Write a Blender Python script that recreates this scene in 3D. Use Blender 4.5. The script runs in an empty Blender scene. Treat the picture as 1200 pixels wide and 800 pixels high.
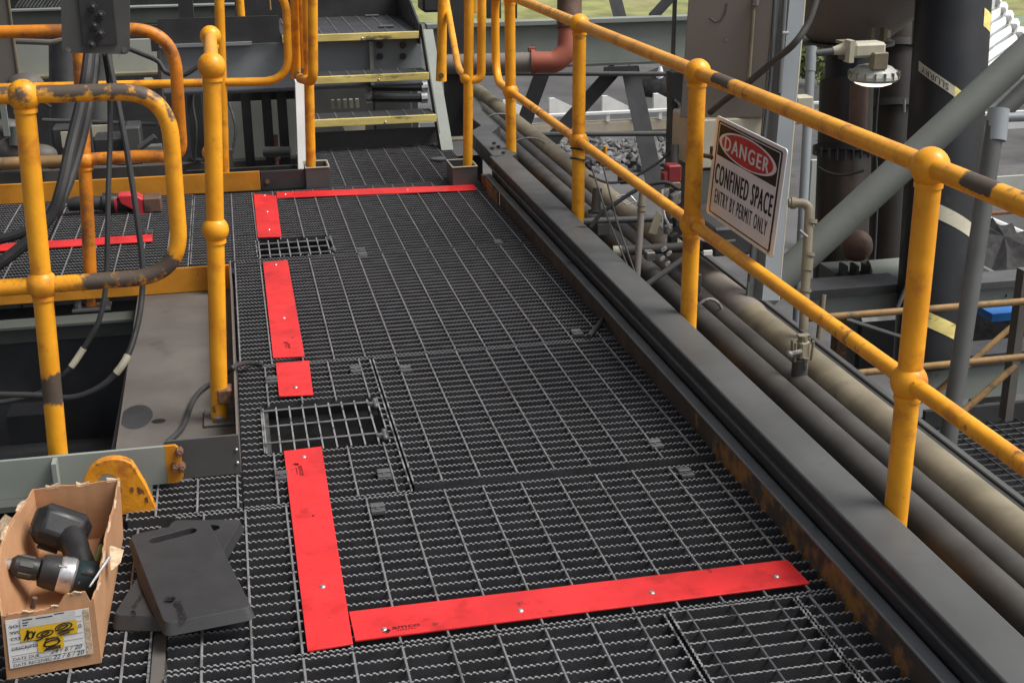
import bpy, bmesh, math, random
from mathutils import Vector as V, Matrix
random.seed(7)
R = math.radians
sc = bpy.context.scene
col = sc.collection

# ---------------------------------------------------------------- camera, world, sun, exposure
EYE = V((0, 0, 1.6)); FPX = 1537.19
PITCH, YAW, ROLL = 0.3429589, 0.20759326, -0.00976242
FW = V((math.sin(YAW)*math.cos(PITCH), math.cos(YAW)*math.cos(PITCH), -math.sin(PITCH)))
_r = V((math.cos(YAW), -math.sin(YAW), 0)); _u = _r.cross(FW)
RT = math.cos(ROLL)*_r + math.sin(ROLL)*_u
UP = -math.sin(ROLL)*_r + math.cos(ROLL)*_u
cam = bpy.data.cameras.new('camera'); co = bpy.data.objects.new('camera', cam); col.objects.link(co)
m = Matrix((RT, UP, -FW)).transposed().to_4x4(); m.translation = EYE
co.matrix_world = m
cam.sensor_fit = 'HORIZONTAL'; cam.sensor_width = 36; cam.lens = FPX/1200*36
cam.clip_start = .05; cam.clip_end = 1000
sc.camera = co

w = bpy.data.worlds.new('World'); sc.world = w; w.use_nodes = True
nt = w.node_tree; nt.nodes.clear()
sky = nt.nodes.new('ShaderNodeTexSky'); sky.sky_type = 'NISHITA'; sky.sun_disc = False
SUN_EL, SUN_AZ = R(56), R(108)          # azimuth clockwise from +y
sky.sun_elevation = SUN_EL; sky.sun_rotation = SUN_AZ
sky.air_density = 1.0; sky.dust_density = 4.0; sky.ozone_density = 1.0
hs = nt.nodes.new('ShaderNodeHueSaturation'); hs.inputs['Saturation'].default_value = .35
bg = nt.nodes.new('ShaderNodeBackground'); bg.inputs['Strength'].default_value = .095
ow = nt.nodes.new('ShaderNodeOutputWorld')
nt.links.new(sky.outputs[0], hs.inputs['Color']); nt.links.new(hs.outputs[0], bg.inputs[0]); nt.links.new(bg.outputs[0], ow.inputs[0])
sd = bpy.data.lights.new('sun', 'SUN'); sd.energy = 2.1; sd.angle = R(30); sd.color = (1, .97, .92)
so = bpy.data.objects.new('sun', sd); col.objects.link(so)
dirv = V((math.sin(SUN_AZ)*math.cos(SUN_EL), math.cos(SUN_AZ)*math.cos(SUN_EL), math.sin(SUN_EL)))
so.rotation_euler = dirv.to_track_quat('Z', 'Y').to_euler(); so.location = (8, -4, 14)
sc.view_settings.view_transform = 'Standard'; sc.view_settings.look = 'None'
sc.view_settings.exposure = 0.6; sc.view_settings.gamma = 1

def at(px, py, x=None, y=None, z=None, D=None):
    d = (px-600)/FPX*RT - (py-400)/FPX*UP + FW
    if D is not None: s = D
    elif x is not None: s = x/d.x
    elif y is not None: s = y/d.y
    else: s = (z-1.6)/d.z
    return EYE + d*s

# ---------------------------------------------------------------- materials
def M(name, c, rough=.6, metal=0., var=.18, scale=9., dirt=None, wear=None, bump=.15, bscale=60., spec=.4, streak=False, dirt2=None):
    mt = bpy.data.materials.new(name); mt.use_nodes = True
    n = mt.node_tree.nodes; l = mt.node_tree.links
    b = n['Principled BSDF']
    b.inputs['Roughness'].default_value = rough; b.inputs['Metallic'].default_value = metal
    b.inputs['Specular IOR Level'].default_value = spec
    geo = n.new('ShaderNodeNewGeometry'); pos = geo.outputs['Position']
    if streak:
        mp = n.new('ShaderNodeMapping'); mp.inputs['Scale'].default_value = streak
        l.new(pos, mp.inputs[0]); pos = mp.outputs[0]
    def noise(s, d=5, r=.55):
        t = n.new('ShaderNodeTexNoise'); t.inputs['Scale'].default_value = s; t.inputs['Detail'].default_value = d
        t.inputs['Roughness'].default_value = r; l.new(pos, t.inputs['Vector']); return t.outputs[0]
    def ramp(src, a, z):
        r = n.new('ShaderNodeMapRange'); r.interpolation_type = 'SMOOTHSTEP'
        r.inputs[1].default_value = a; r.inputs[2].default_value = z; l.new(src, r.inputs[0]); return r.outputs[0]
    def mix(f, a, bb):
        x = n.new('ShaderNodeMix'); x.data_type = 'RGBA'
        if f is not None: l.new(f, x.inputs[0])
        for v, i in ((a, 6), (bb, 7)):
            if isinstance(v, tuple): x.inputs[i].default_value = (*v, 1)
            else: l.new(v, x.inputs[i])
        return x.outputs[2]
    lo = tuple(v*(1-var) for v in c); hi = tuple(min(1, v*(1+var)) for v in c)
    out = mix(ramp(noise(scale), .3, .7), lo, hi)
    ro = None
    if dirt:
        dc, a, z, s = dirt
        out = mix(ramp(noise(s, 8, .65), a, z), out, dc)
    if dirt2:
        dc, a, z, s = dirt2
        out = mix(ramp(noise(s, 6, .7), a, z), out, dc)
    if wear:
        wc, wr = wear
        at_ = n.new('ShaderNodeAttribute'); at_.attribute_name = 'wear'
        ad = n.new('ShaderNodeMath'); ad.operation = 'MULTIPLY_ADD'; ad.inputs[1].default_value = 1.7
        l.new(noise(22, 8, .62), ad.inputs[0]); l.new(at_.outputs['Fac'], ad.inputs[2])
        f = ramp(ad.outputs[0], 1.14, 1.42)
        out = mix(f, out, wc)
        rr = n.new('ShaderNodeMapRange'); l.new(f, rr.inputs[0]); rr.inputs[3].default_value = rough; rr.inputs[4].default_value = wr
        ro = rr.outputs[0]
    l.new(out, b.inputs['Base Color'])
    if ro is None:
        rr = n.new('ShaderNodeMapRange'); l.new(noise(scale*2.3), rr.inputs[0])
        rr.inputs[1].default_value = .3; rr.inputs[2].default_value = .7
        rr.inputs[3].default_value = max(.05, rough-.1); rr.inputs[4].default_value = min(1, rough+.12); ro = rr.outputs[0]
    l.new(ro, b.inputs['Roughness'])
    if bump:
        bp = n.new('ShaderNodeBump'); bp.inputs['Strength'].default_value = bump; bp.inputs['Distance'].default_value = .004
        l.new(noise(bscale, 4), bp.inputs['Height']); l.new(bp.outputs[0], b.inputs['Normal'])
    return mt

yellow = M('yellow paint', (.95, .395, .022), .36, var=.14, scale=7, dirt=((.62, .22, .025), .50, .70, 9), dirt2=((.14, .08, .035), .655, .73, 19), wear=((.10, .076, .058), .6), bump=.3, bscale=40)
yellowb = M('brown stained yellow paint', (.80, .27, .022), .45, var=.2, scale=6, dirt=((.33, .12, .035), .46, .66, 8), dirt2=((.12, .07, .035), .64, .72, 20), wear=((.10, .076, .058), .6), bump=.3, bscale=40)
orange = M('orange kick board paint', (.62, .255, .022), .55, var=.22, scale=5, dirt=((.12, .06, .03), .62, .75, 13), bump=.2)
grate = M('charcoal grating', (.047, .047, .051), .55, var=.25, scale=14, dirt2=((.050, .043, .036), .52, .72, 2.2), wear=((.265, .265, .27), .5), bump=.25, bscale=120)  # wear tone on the bar tops also paints in skylight
rodm = M('worn grating rod', (.19, .19, .195), .5, dirt=((.10, .095, .09), .5, .7, 6), var=.25, scale=20, bump=.2, bscale=120)
hatchm = M('dull hatch rod', (.15, .15, .155), .5, var=.25, scale=20, bump=.2, bscale=120)
clipm = M('grey clip steel', (.12, .12, .125), .45, metal=.3, var=.2)
redm = M('red edging', (.72, .028, .030), .38, var=.16, scale=5, dirt=((.46, .016, .016), .50, .72, 8), dirt2=((.18, .02, .018), .63, .70, 19), bump=.5, bscale=13)
blackprint = M('dark print', (.035, .01, .01), .6, var=.1, bump=0)
steel = M('dark grey painted steel', (.090, .092, .090), .48, var=.12, scale=4, dirt=((.07, .065, .06), .60, .80, 8), bump=.06)
steeld = M('charcoal steel', (.045, .046, .049), .5, var=.2, scale=5, dirt=((.035, .033, .032), .55, .75, 9), bump=.08)
rustface = M('weathered orange web', (.42, .19, .045), .65, var=.3, scale=6, dirt=((.07, .055, .045), .40, .56, 6), bump=.2)
plate = M('brown grey plate', (.135, .122, .11), .55, var=.16, scale=3, dirt=((.08, .075, .07), .58, .72, 4), bump=.06)
green = M('grey green paint', (.27, .295, .265), .5, var=.1, scale=3, dirt=((.12, .12, .105), .60, .78, 6), bump=.06)
greend = M('dark grey green paint', (.10, .11, .10), .55, var=.15, scale=3, dirt=((.07, .07, .06), .58, .76, 6), bump=.06)
bluegrey = M('blue grey paint', (.25, .275, .29), .5, var=.1, scale=3, dirt=((.10, .10, .10), .62, .8, 7), bump=.05)
taupe = M('taupe steel', (.21, .185, .16), .55, var=.08, scale=2, dirt=((.13, .115, .10), .62, .85, 4), bump=.05)
cream = M('cream paint', (.50, .47, .36), .55, var=.12, scale=5, dirt=((.22, .2, .15), .6, .78, 12), bump=.08)
lipm = M('lightened grey lip', (.175, .18, .18), .5, var=.15, scale=6, dirt=((.07, .065, .06), .58, .74, 9), bump=.1)  # lip colour lightened to offset the shade under the top plate
braceg = M('mid grey green brace paint', (.14, .15, .135), .5, var=.1, scale=3, dirt=((.10, .10, .09), .6, .8, 6), bump=.05)
tankm = M('brown black vessel steel', (.030, .025, .021), .45, var=.3, scale=3, dirt=((.085, .05, .035), .54, .74, 3.5), dirt2=((.05, .045, .04), .6, .75, 9), bump=.1, streak=(1, 1, .35))
hopm = M('dusty hopper steel', (.27, .23, .19), .55, var=.08, scale=2, dirt=((.17, .145, .12), .6, .85, 3), bump=.05)
paleg = M('pale grey green paint', (.46, .48, .43), .5, var=.08, scale=3, dirt=((.2, .2, .18), .62, .8, 6), bump=.05)
darkred = M('dull red valve paint', (.24, .03, .035), .5, var=.15, bump=.05)
lugm = M('chipped orange yellow paint', (.82, .33, .02), .5, var=.15, scale=9, dirt=((.13, .07, .03), .57, .64, 22), dirt2=((.50, .17, .03), .46, .66, 8), bump=.4, bscale=50)
lampm = M('pale lamp casting', (.40, .41, .38), .3, var=.1, scale=30, bump=.05)
beige = M('dusty beige pipe', (.215, .185, .125), .55, var=.22, scale=6, dirt=((.13, .115, .09), .56, .72, 7), bump=.2, bscale=35)
pipeg = M('dark grey pipe', (.065, .061, .056), .5, var=.2, scale=6, dirt=((.12, .11, .095), .62, .8, 9), bump=.1)
blackp = M('black pipe', (.015, .016, .018), .42, var=.25, scale=3, dirt=((.035, .033, .03), .58, .8, 5), bump=.06)
brownp = M('brown pipe', (.14, .08, .058), .55, var=.3, scale=4, dirt=((.05, .04, .035), .5, .7, 8), bump=.1)
redpipe = M('red oxide elbow', (.34, .10, .065), .55, var=.18, scale=3, dirt=((.16, .06, .04), .55, .75, 6), bump=.1)
rubber = M('black rubber', (.040, .040, .041), .6, var=.2, scale=5, dirt=((.075, .073, .07), .58, .78, 8), bump=.08)
pad = M('charcoal foam pad', (.037, .037, .039), .6, var=.14, scale=6, dirt=((.055, .054, .054), .56, .8, 10), bump=.1, bscale=90)
padtext = M('pressed lettering', (.009, .009, .009), .7, var=.1, bump=0)
plastic = M('black plastic', (.025, .025, .026), .4, var=.2, scale=20, bump=.08, bscale=200)
teal = M('dark teal plastic', (.018, .035, .04), .4, var=.2, scale=20, bump=.05)
silver = M('bright metal', (.62, .62, .62), .3, metal=.8, var=.15, scale=30, bump=.08)
boltm = M('dull bolt metal', (.22, .21, .20), .5, metal=.5, var=.3, scale=60, bump=.1)
rust = M('rusty bolt', (.16, .085, .05), .75, var=.4, scale=60, bump=.3)
card = M('cardboard', (.46, .245, .125), .8, var=.10, scale=6, dirt=((.27, .14, .07), .62, .8, 8), bump=.12, bscale=30, streak=(1, 1, 3))
cardtorn = M('torn cardboard fibre', (.56, .41, .27), .9, var=.25, scale=60, bump=.5, bscale=150)
paper = M('white paper', (.78, .77, .75), .7, var=.05, scale=20, bump=.05)
papercl = M('clear grey tape label', (.62, .61, .58), .35, var=.08, scale=20, bump=.05)
ytag = M('yellow tag', (.78, .47, .02), .6, var=.06, scale=20, bump=.05)
ink = M('black ink', (.012, .012, .012), .6, var=.1, bump=0)
inkg = M('grey ink', (.22, .22, .22), .6, var=.1, bump=0)
signw = M('sign white', (.85, .86, .86), .4, var=.04, scale=8, dirt=((.72, .70, .66), .62, .8, 14), bump=.03)
signk = M('sign black', (.016, .016, .017), .5, var=.15, bump=.02, spec=.2)
signr = M('sign red', (.55, .014, .026), .4, var=.08, bump=.02)
nosing = M('worn yellow nosing', (.86, .70, .24), .5, var=.2, scale=14, dirt=((.12, .10, .06), .54, .66, 15), bump=.2, streak=(.25, 1, 1))
olive = M('olive plastic', (.30, .32, .12), .5, var=.1, bump=0)
redtool = M('red tool plastic', (.55, .04, .05), .4, var=.1, bump=0)
lens = M('lamp lens', (.80, .76, .66), .25, var=.04, scale=20, bump=0)
white = M('white paint', (.72, .72, .70), .5, var=.08, scale=4, dirt=((.4, .38, .35), .62, .85, 5), bump=.04)
concrete = M('beige concrete', (.46, .40, .30), .85, var=.12, scale=2, dirt=((.3, .26, .2), .58, .8, 3), bump=.2, bscale=20)
coal = M('black mineral ground', (.085, .083, .083), .9, var=.35, scale=.35, dirt=((.15, .145, .14), .5, .7, .22), dirt2=((.05, .05, .05), .56, .68, .9), bump=.8, bscale=4)
coalp = M('coal heap', (.028, .027, .027), .9, var=.4, scale=9, bump=1., bscale=25)
rock = M('grey rock', (.17, .165, .16), .85, var=.5, scale=6, dirt=((.05, .05, .05), .5, .65, 5), bump=.5, bscale=30)
grass = M('dry grass', (.22, .23, .085), .9, var=.35, scale=.6, dirt=((.30, .27, .14), .5, .7, .4), bump=.5, bscale=5)
leafm = M('leaf', (.17, .22, .07), .7, var=.4, scale=.9, bump=0)
blue = M('blue panel', (.02, .16, .48), .5, var=.1, bump=0)
water = M('pale pond water', (.22, .29, .27), .15, var=.1, scale=.3, bump=.1, bscale=2)
orangep = M('faded yellow rail', (.33, .20, .08), .6, var=.2, scale=10, dirt=((.14, .11, .08), .5, .68, 14), bump=.1)

# ---------------------------------------------------------------- mesh builder
def origin(o):
    p = V((0, 0, 0))
    while o: p += o.location; o = o.parent
    return p

def tag(o, label=None, cat=None, group=None, kind=None):
    for k, v in (('label', label), ('category', cat), ('group', group), ('kind', kind)):
        if v: o[k] = v
    return o

def thing(name, label, cat, loc, group=None):
    o = bpy.data.objects.new(name, None); o.location = loc; o.empty_display_size = .05
    col.objects.link(o); return tag(o, label, cat, group)

class MB:
    def __init__(s): s.v = []; s.f = []; s.w = []
    def add(s, vs, fs, wear=None):
        b = len(s.v); s.v += [V(p) for p in vs]; s.f += [tuple(i+b for i in f) for f in fs]
        s.w += list(wear) if wear else [0.]*len(vs); return s
    def box(s, a, b, ch=0.):
        x0, y0, z0 = a; x1, y1, z1 = b
        return s.obox(V(((x0+x1)/2, (y0+y1)/2, (z0+z1)/2)), (V((1,0,0)), V((0,1,0)), V((0,0,1))), (abs(x1-x0), abs(y1-y0), abs(z1-z0)), ch)
    def obox(s, c, ax, size, ch=0.):
        c = V(c); h = [q/2 for q in size]; ax = [V(a).normalized() for a in ax]
        P = lambda i, j, k: c + ax[0]*i + ax[1]*j + ax[2]*k
        if ch <= 0:
            vs = [P(i*h[0], j*h[1], k*h[2]) for i in (-1, 1) for j in (-1, 1) for k in (-1, 1)]
            fs = [(0,1,3,2), (4,6,7,5), (0,4,5,1), (2,3,7,6), (0,2,6,4), (1,5,7,3)]
            return s.add(vs, fs)
        vs = []; idx = {}
        for i in (-1, 1):
            for j in (-1, 1):
                for k in (-1, 1):
                    for t in range(3):
                        q = [i*(h[0]-ch), j*(h[1]-ch), k*(h[2]-ch)]; q[t] = (i, j, k)[t]*h[t]
                        idx[(i, j, k, t)] = len(vs); vs.append(P(*q))
        fs = []
        for t in range(3):
            o1, o2 = [q for q in range(3) if q != t]
            for sg in (-1, 1):
                f = []
                for a, b in ((-1, -1), (1, -1), (1, 1), (-1, 1)):
                    k = [0, 0, 0]; k[t] = sg; k[o1] = a; k[o2] = b; f.append(idx[(*k, t)])
                fs.append(tuple(f))
        for t in range(3):           # edges along axis t
            o1, o2 = [q for q in range(3) if q != t]
            for a in (-1, 1):
                for b in (-1, 1):
                    k1 = [0]*3; k1[o1] = a; k1[o2] = b; k0 = k1[:]; k0[t] = -1; k1[t] = 1
                    fs.append((idx[(*k0, o1)], idx[(*k1, o1)], idx[(*k1, o2)], idx[(*k0, o2)]))
        for i in (-1, 1):
            for j in (-1, 1):
                for k in (-1, 1): fs.append(tuple(idx[(i, j, k, t)] for t in range(3)))
        return s.add(vs, fs)
    def tube(s, pts, r, seg=14, cap=True, wear=None, up=None):
        pts = [V(p) for p in pts]; n = len(pts)
        rs = r if isinstance(r, (list, tuple)) else [r]*n
        tg = [(pts[min(i+1, n-1)]-pts[max(i-1, 0)]).normalized() for i in range(n)]
        a = V(up) if up else V((0, 0, 1)) if abs(tg[0].z) < .9 else V((1, 0, 0))
        nx = tg[0].cross(a).normalized(); vs = []; wr = []
        for i in range(n):
            nx = (nx - tg[i]*nx.dot(tg[i])).normalized(); ny = tg[i].cross(nx)
            for k in range(seg):
                t = 2*math.pi*k/seg
                vs.append(pts[i] + (nx*math.cos(t)+ny*math.sin(t))*rs[i]); wr.append(wear(pts[i], vs[-1]-pts[i]) if callable(wear) else wear[i] if wear else 0.)
        fs = [(i*seg+k, i*seg+(k+1) % seg, (i+1)*seg+(k+1) % seg, (i+1)*seg+k) for i in range(n-1) for k in range(seg)]
        if cap: fs += [tuple(range(seg))[::-1], tuple((n-1)*seg+k for k in range(seg))]
        return s.add(vs, fs, wr)
    def ball(s, c, r, seg=20, rings=12, sc=(1, 1, 1), wear=0.):
        c = V(c); vs = [c+V((0, 0, r*sc[2]))]; fs = []
        for i in range(1, rings):
            a = math.pi*i/rings
            for k in range(seg):
                t = 2*math.pi*k/seg
                vs.append(c+V((r*sc[0]*math.sin(a)*math.cos(t), r*sc[1]*math.sin(a)*math.sin(t), r*sc[2]*math.cos(a))))
        vs.append(c-V((0, 0, r*sc[2]))); L = len(vs)-1
        for k in range(seg):
            fs.append((0, 1+k, 1+(k+1) % seg)); q = 1+(rings-2)*seg; fs.append((L, q+(k+1) % seg, q+k))
            for i in range(rings-2):
                b = 1+i*seg; fs.append((b+k, b+seg+k, b+seg+(k+1) % seg, b+(k+1) % seg))
        return s.add(vs, fs, [wear]*len(vs))
    def prism(s, poly, d):            # closed outline of 3-D points pushed by vector d
        poly = [V(p) for p in poly]; d = V(d); n = len(poly)
        fs = [tuple(range(n)), tuple(range(2*n-1, n-1, -1))] + [(i, i+n, (i+1) % n+n, (i+1) % n) for i in range(n)]
        return s.add(poly+[p+d for p in poly], fs)
    def holed(s, outer, holes, O, U, W, N, t, inset=0.):   # plate with holes: 2-D loops (u,w) on basis O,U,W, thickness t along -N
        bm = bmesh.new(); O, U, W, N = V(O), V(U), V(W), V(N); es = []
        loops = [outer]+list(holes)
        for lp in loops:
            vv = [bm.verts.new((a, b, 0)) for a, b in lp]
            es += [bm.edges.new((vv[i], vv[(i+1) % len(vv)])) for i in range(len(vv))]
        bmesh.ops.triangle_fill(bm, use_beauty=True, edges=es)
        bm.verts.ensure_lookup_table()
        n = len(bm.verts); cx = sum(a for a, b in outer)/len(outer); cy = sum(b for a, b in outer)/len(outer)
        top = [O+U*v.co.x+W*v.co.y for v in bm.verts]
        no = len(outer); bot = []
        for i, v in enumerate(bm.verts):
            k = 1.
            dx, dy = v.co.x-cx, v.co.y-cy
            if i < no and inset:
                L = math.hypot(dx, dy); dx *= (L+inset)/L; dy *= (L+inset)/L
            bot.append(O+U*(cx+dx)+W*(cy+dy)-N*t)
        fs = [tuple(v.index for v in f.verts) for f in bm.faces]
        fs += [tuple(n+i for i in f[::-1]) for f in fs]
        b = 0
        for lp in loops:
            k = len(lp)
            fs += [(b+i, b+(i+1) % k, n+b+(i+1) % k, n+b+i) for i in range(k)]; b += k
        bm.free(); return s.add(top+bot, fs)
    def mesh(s, name, mat, o=V((0, 0, 0)), ang=35):
        me = bpy.data.meshes.new(name)
        me.from_pydata([v-o for v in s.v], [], s.f); me.materials.append(mat)
        bm = bmesh.new(); bm.from_mesh(me); bmesh.ops.recalc_face_normals(bm, faces=bm.faces); bm.to_mesh(me); bm.free()
        me.shade_smooth(); me.set_sharp_from_angle(angle=R(ang))
        if any(s.w):
            a = me.attributes.new('wear', 'FLOAT', 'POINT'); a.data.foreach_set('value', s.w)
        return me
    def build(s, name, mat, parent=None, loc=None, bev=0., ang=35):
        po = origin(parent) if parent else V((0, 0, 0))
        base = V(loc) if loc is not None else po
        ob = bpy.data.objects.new(name, s.mesh(name, mat, base, ang)); col.objects.link(ob)
        ob.location = base-po
        if parent: ob.parent = parent
        if bev:
            md = ob.modifiers.new('bevel', 'BEVEL'); md.width = bev; md.segments = 2; md.limit_method = 'ANGLE'; md.angle_limit = R(40)
        return ob

def solo(mb, name, mat, label, cat, loc, group=None, kind=None, bev=0.):
    return tag(mb.build(name, mat, None, loc, bev), label, cat, group, kind)

def link(name, me, loc, parent):
    o = bpy.data.objects.new(name, me); o.location = V(loc)-origin(parent); o.parent = parent; col.objects.link(o); return o

def fillet(pts, r, n=7):
    pts = [V(p) for p in pts]; out = [pts[0]]
    for i in range(1, len(pts)-1):
        a, b, c = pts[i-1], pts[i], pts[i+1]
        d1 = (a-b); d2 = (c-b); k = min(r, d1.length*.48, d2.length*.48)
        p, q = b+d1.normalized()*k, b+d2.normalized()*k
        for j in range(n+1):
            t = j/n; out.append(p*(1-t)**2+b*2*t*(1-t)+q*t*t)
    out.append(pts[-1]); return out

def dense(pts, step=.04):
    out = []; pts = [V(p) for p in pts]
    for a, b in zip(pts, pts[1:]):
        n = max(1, int((b-a).length/step)); out += [a.lerp(b, i/n) for i in range(n)]
    return out+[pts[-1]]

def spline(pts, n=8):
    pts = [V(p) for p in pts]; P = [pts[0]*2-pts[1]]+pts+[pts[-1]*2-pts[-2]]; out = []
    for i in range(1, len(P)-2):
        a, b, c, d = P[i-1:i+3]
        for j in range(n):
            t = j/n; out.append(.5*((2*b)+(c-a)*t+(2*a-5*b+4*c-d)*t*t+(3*b-a-3*c+d)*t**3))
    return out+[pts[-1]]

def circ(cx, cy, r, n=14, a0=0, a1=2*math.pi, full=True):
    k = n if full else n-1
    return [(cx+r*math.cos(a0+(a1-a0)*i/k), cy+r*math.sin(a0+(a1-a0)*i/k)) for i in range(n)]

def letters(s, size, O, U, W, mat, parent, name='lettering', sx=1., align='LEFT', bold=0., space=1., fn=None):
    O, U, W = V(O), V(U).normalized(), V(W).normalized()
    cu = bpy.data.curves.new(name, 'FONT'); cu.body = s; cu.size = size; cu.align_x = align; cu.align_y = 'CENTER'
    cu.offset = bold; cu.space_character = space; cu.resolution_u = 3
    tmp = bpy.data.objects.new('tmp', cu); col.objects.link(tmp)
    dg = bpy.context.evaluated_depsgraph_get()
    me = bpy.data.meshes.new_from_object(tmp.evaluated_get(dg)); bpy.data.objects.remove(tmp); bpy.data.curves.remove(cu)
    po = origin(parent)
    for v in me.vertices:
        a, b = v.co.x*sx, v.co.y
        v.co = (fn(a, b) if fn else O+U*a+W*b)-po
    me.materials.clear(); me.materials.append(mat)
    ob = bpy.data.objects.new(name, me); ob.parent = parent; col.objects.link(ob); return ob

X, Y, Z = V((1,0,0)), V((0,1,0)), V((0,0,1))
TEETH, BT, BD = .0138, .0047, .032
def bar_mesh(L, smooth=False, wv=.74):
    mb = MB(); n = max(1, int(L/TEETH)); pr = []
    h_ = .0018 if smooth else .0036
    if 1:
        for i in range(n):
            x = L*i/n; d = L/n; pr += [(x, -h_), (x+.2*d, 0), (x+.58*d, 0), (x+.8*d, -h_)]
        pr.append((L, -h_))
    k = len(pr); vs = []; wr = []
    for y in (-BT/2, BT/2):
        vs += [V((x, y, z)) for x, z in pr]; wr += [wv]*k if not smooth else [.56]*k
    for y in (-BT/2, BT/2):       # second ring ends the pale top edge: wear and skylight painted together
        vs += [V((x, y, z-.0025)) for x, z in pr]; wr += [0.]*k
    for y in (-BT/2, BT/2): vs += [V((x, y, -BD)) for x, z in pr]; wr += [0.]*k
    fs = []
    for i in range(k-1):
        fs.append((i, i+1, k+i+1, k+i))
        for s in (0, 1):
            a, b, c = s*k, 2*k+s*k, 4*k+s*k
            fs += [(a+i, b+i, b+i+1, a+i+1), (b+i, c+i, c+i+1, b+i+1)]
        fs.append((4*k+i, 5*k+i, 5*k+i+1, 4*k+i+1))
    mb.add(vs, fs, wr); return mb.mesh('bearing_bar', grate, ang=20)
def rod_mesh(L, dull=False):
    mb = MB(); mb.tube([V((0, 0, 0)), V((0, L, 0))], .0033, 6); return mb.mesh('cross_rod', clipm if dull else rodm)
def band_mesh(L, axis):
    mb = MB(); d = axis*L; n = V((axis.y, axis.x, 0))*.0022
    mb.add([-n, n, n+d, d-n, -n-Z*.003, n-Z*.003, n+d-Z*.003, d-n-Z*.003, -n-Z*BD, n-Z*BD, n+d-Z*BD, d-n-Z*BD],
           [(0,1,2,3), (0,4,5,1), (1,5,6,2), (2,6,7,3), (3,7,4,0), (4,8,9,5), (5,9,10,6), (6,10,11,7), (7,11,8,4), (8,9,10,11)], [.45]*4+[0.]*8)
    return mb.mesh('end_band', grate)
_cache = {}
def cached(k, f):
    if k not in _cache: _cache[k] = f()
    return _cache[k]
def clip_mesh():
    mb = MB()
    mb.box((-.019, -.024, -.006), (.019, .026, .0025), .001).box((-.019, .004, .0026), (.019, .026, .0075), .0015).box((-.019, -.024, .0026), (.019, -.013, .006), .001)
    mb.tube([V((0, -.004, .002)), V((0, -.004, .0055))], .006, 8)
    return mb.mesh('saddle_clip', clipm)

def panel(label, x0, x1, y0, y1, rod0, pitch=.0462, rodp=.108, holes=(), bands='', clips=(), zoff=0., smooth=False, cut=None):
    r = thing('grating_panel', label, 'grating panel', (x0, y0, zoff), 'charcoal serrated floor grating panels')
    n = round((y1-y0-.006)/pitch); st = (y1-y0-.006)/n
    for i in range(n+1):
        y = y0+.003+i*st; segs = [(x0, x1)]
        for hx0, hx1, hy0, hy1 in holes:
            if hy0 < y < hy1:
                segs = [q for a, b in segs for q in ((a, min(b, hx0)), (max(a, hx1), b)) if q[1]-q[0] > .012]
        for a, b in segs:
            L = round(b-a, 3)
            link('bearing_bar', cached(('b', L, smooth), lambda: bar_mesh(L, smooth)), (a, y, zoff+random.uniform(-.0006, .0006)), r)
    x = rod0-rodp*math.floor((rod0-x0)/rodp)
    while x < x1-.004:
        segs = [(y0, y1)]
        for hx0, hx1, hy0, hy1 in holes:
            if hx0-.002 < x < hx1+.002: segs = [q for a, b in segs for q in ((a, min(b, hy0)), (max(a, hy1), b)) if q[1]-q[0] > .02]
        if x > x0+.004:
            for a, b in segs:
                L = round(b-a-.004, 3); link('cross_rod', cached(('r', L, smooth), lambda: rod_mesh(L, smooth)), (x, a+.002, zoff-.0019), r)
        x += rodp
    for c in bands:
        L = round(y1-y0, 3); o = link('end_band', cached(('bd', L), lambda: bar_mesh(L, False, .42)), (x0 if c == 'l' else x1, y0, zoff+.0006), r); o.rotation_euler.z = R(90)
    for hx0, hx1, hy0, hy1 in holes:
        for hx in (hx0, hx1):
            L = round(hy1-hy0, 3); link('end_band', cached(('e', L), lambda: band_mesh(L, Y)), (hx, hy0, zoff+.0006), r)
    for cx, cy in clips:
        link('saddle_clip', cached('clip', clip_mesh), (cx, cy, zoff), r)
    return r

# ================================================================ ground far below
mb = MB(); mb.add([(-90, -40, -4), (160, -40, -4), (160, 260, -4), (-90, 260, -4)], [(0, 1, 2, 3)])
solo(mb, 'ground', coal, None, None, (0, 0, -4), kind='structure')
mb = MB(); n = 40
GY = at(757, 19, z=-4).y
gx = [-60+i*5 for i in range(45)]; vs = []; fs = []
for i, x in enumerate(gx):
    for j in range(8):
        vs.append((x, GY+j*5+(x-8)*-.22, -3.98+(0, .35, 1.1, 2.2, 3.6, 5.4, 7.5, 10)[j]+random.uniform(-.15, .15)*min(j, 1)))
for i in range(len(gx)-1):
    for j in range(7): fs.append((i*8+j, (i+1)*8+j, (i+1)*8+j+1, i*8+j+1))
mb.add(vs, fs); solo(mb, 'grass_bank', grass, None, None, (0, 62, -4), kind='structure')

mb = MB(); mb.box((-9, 1.5, 3.3), (-.1, 16, 3.36))  # unseen overhead slab, added to darken the left and back
solo(mb, 'shade_roof', steeld, None, None, (-3, 6, 3.3), kind='structure')

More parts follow.
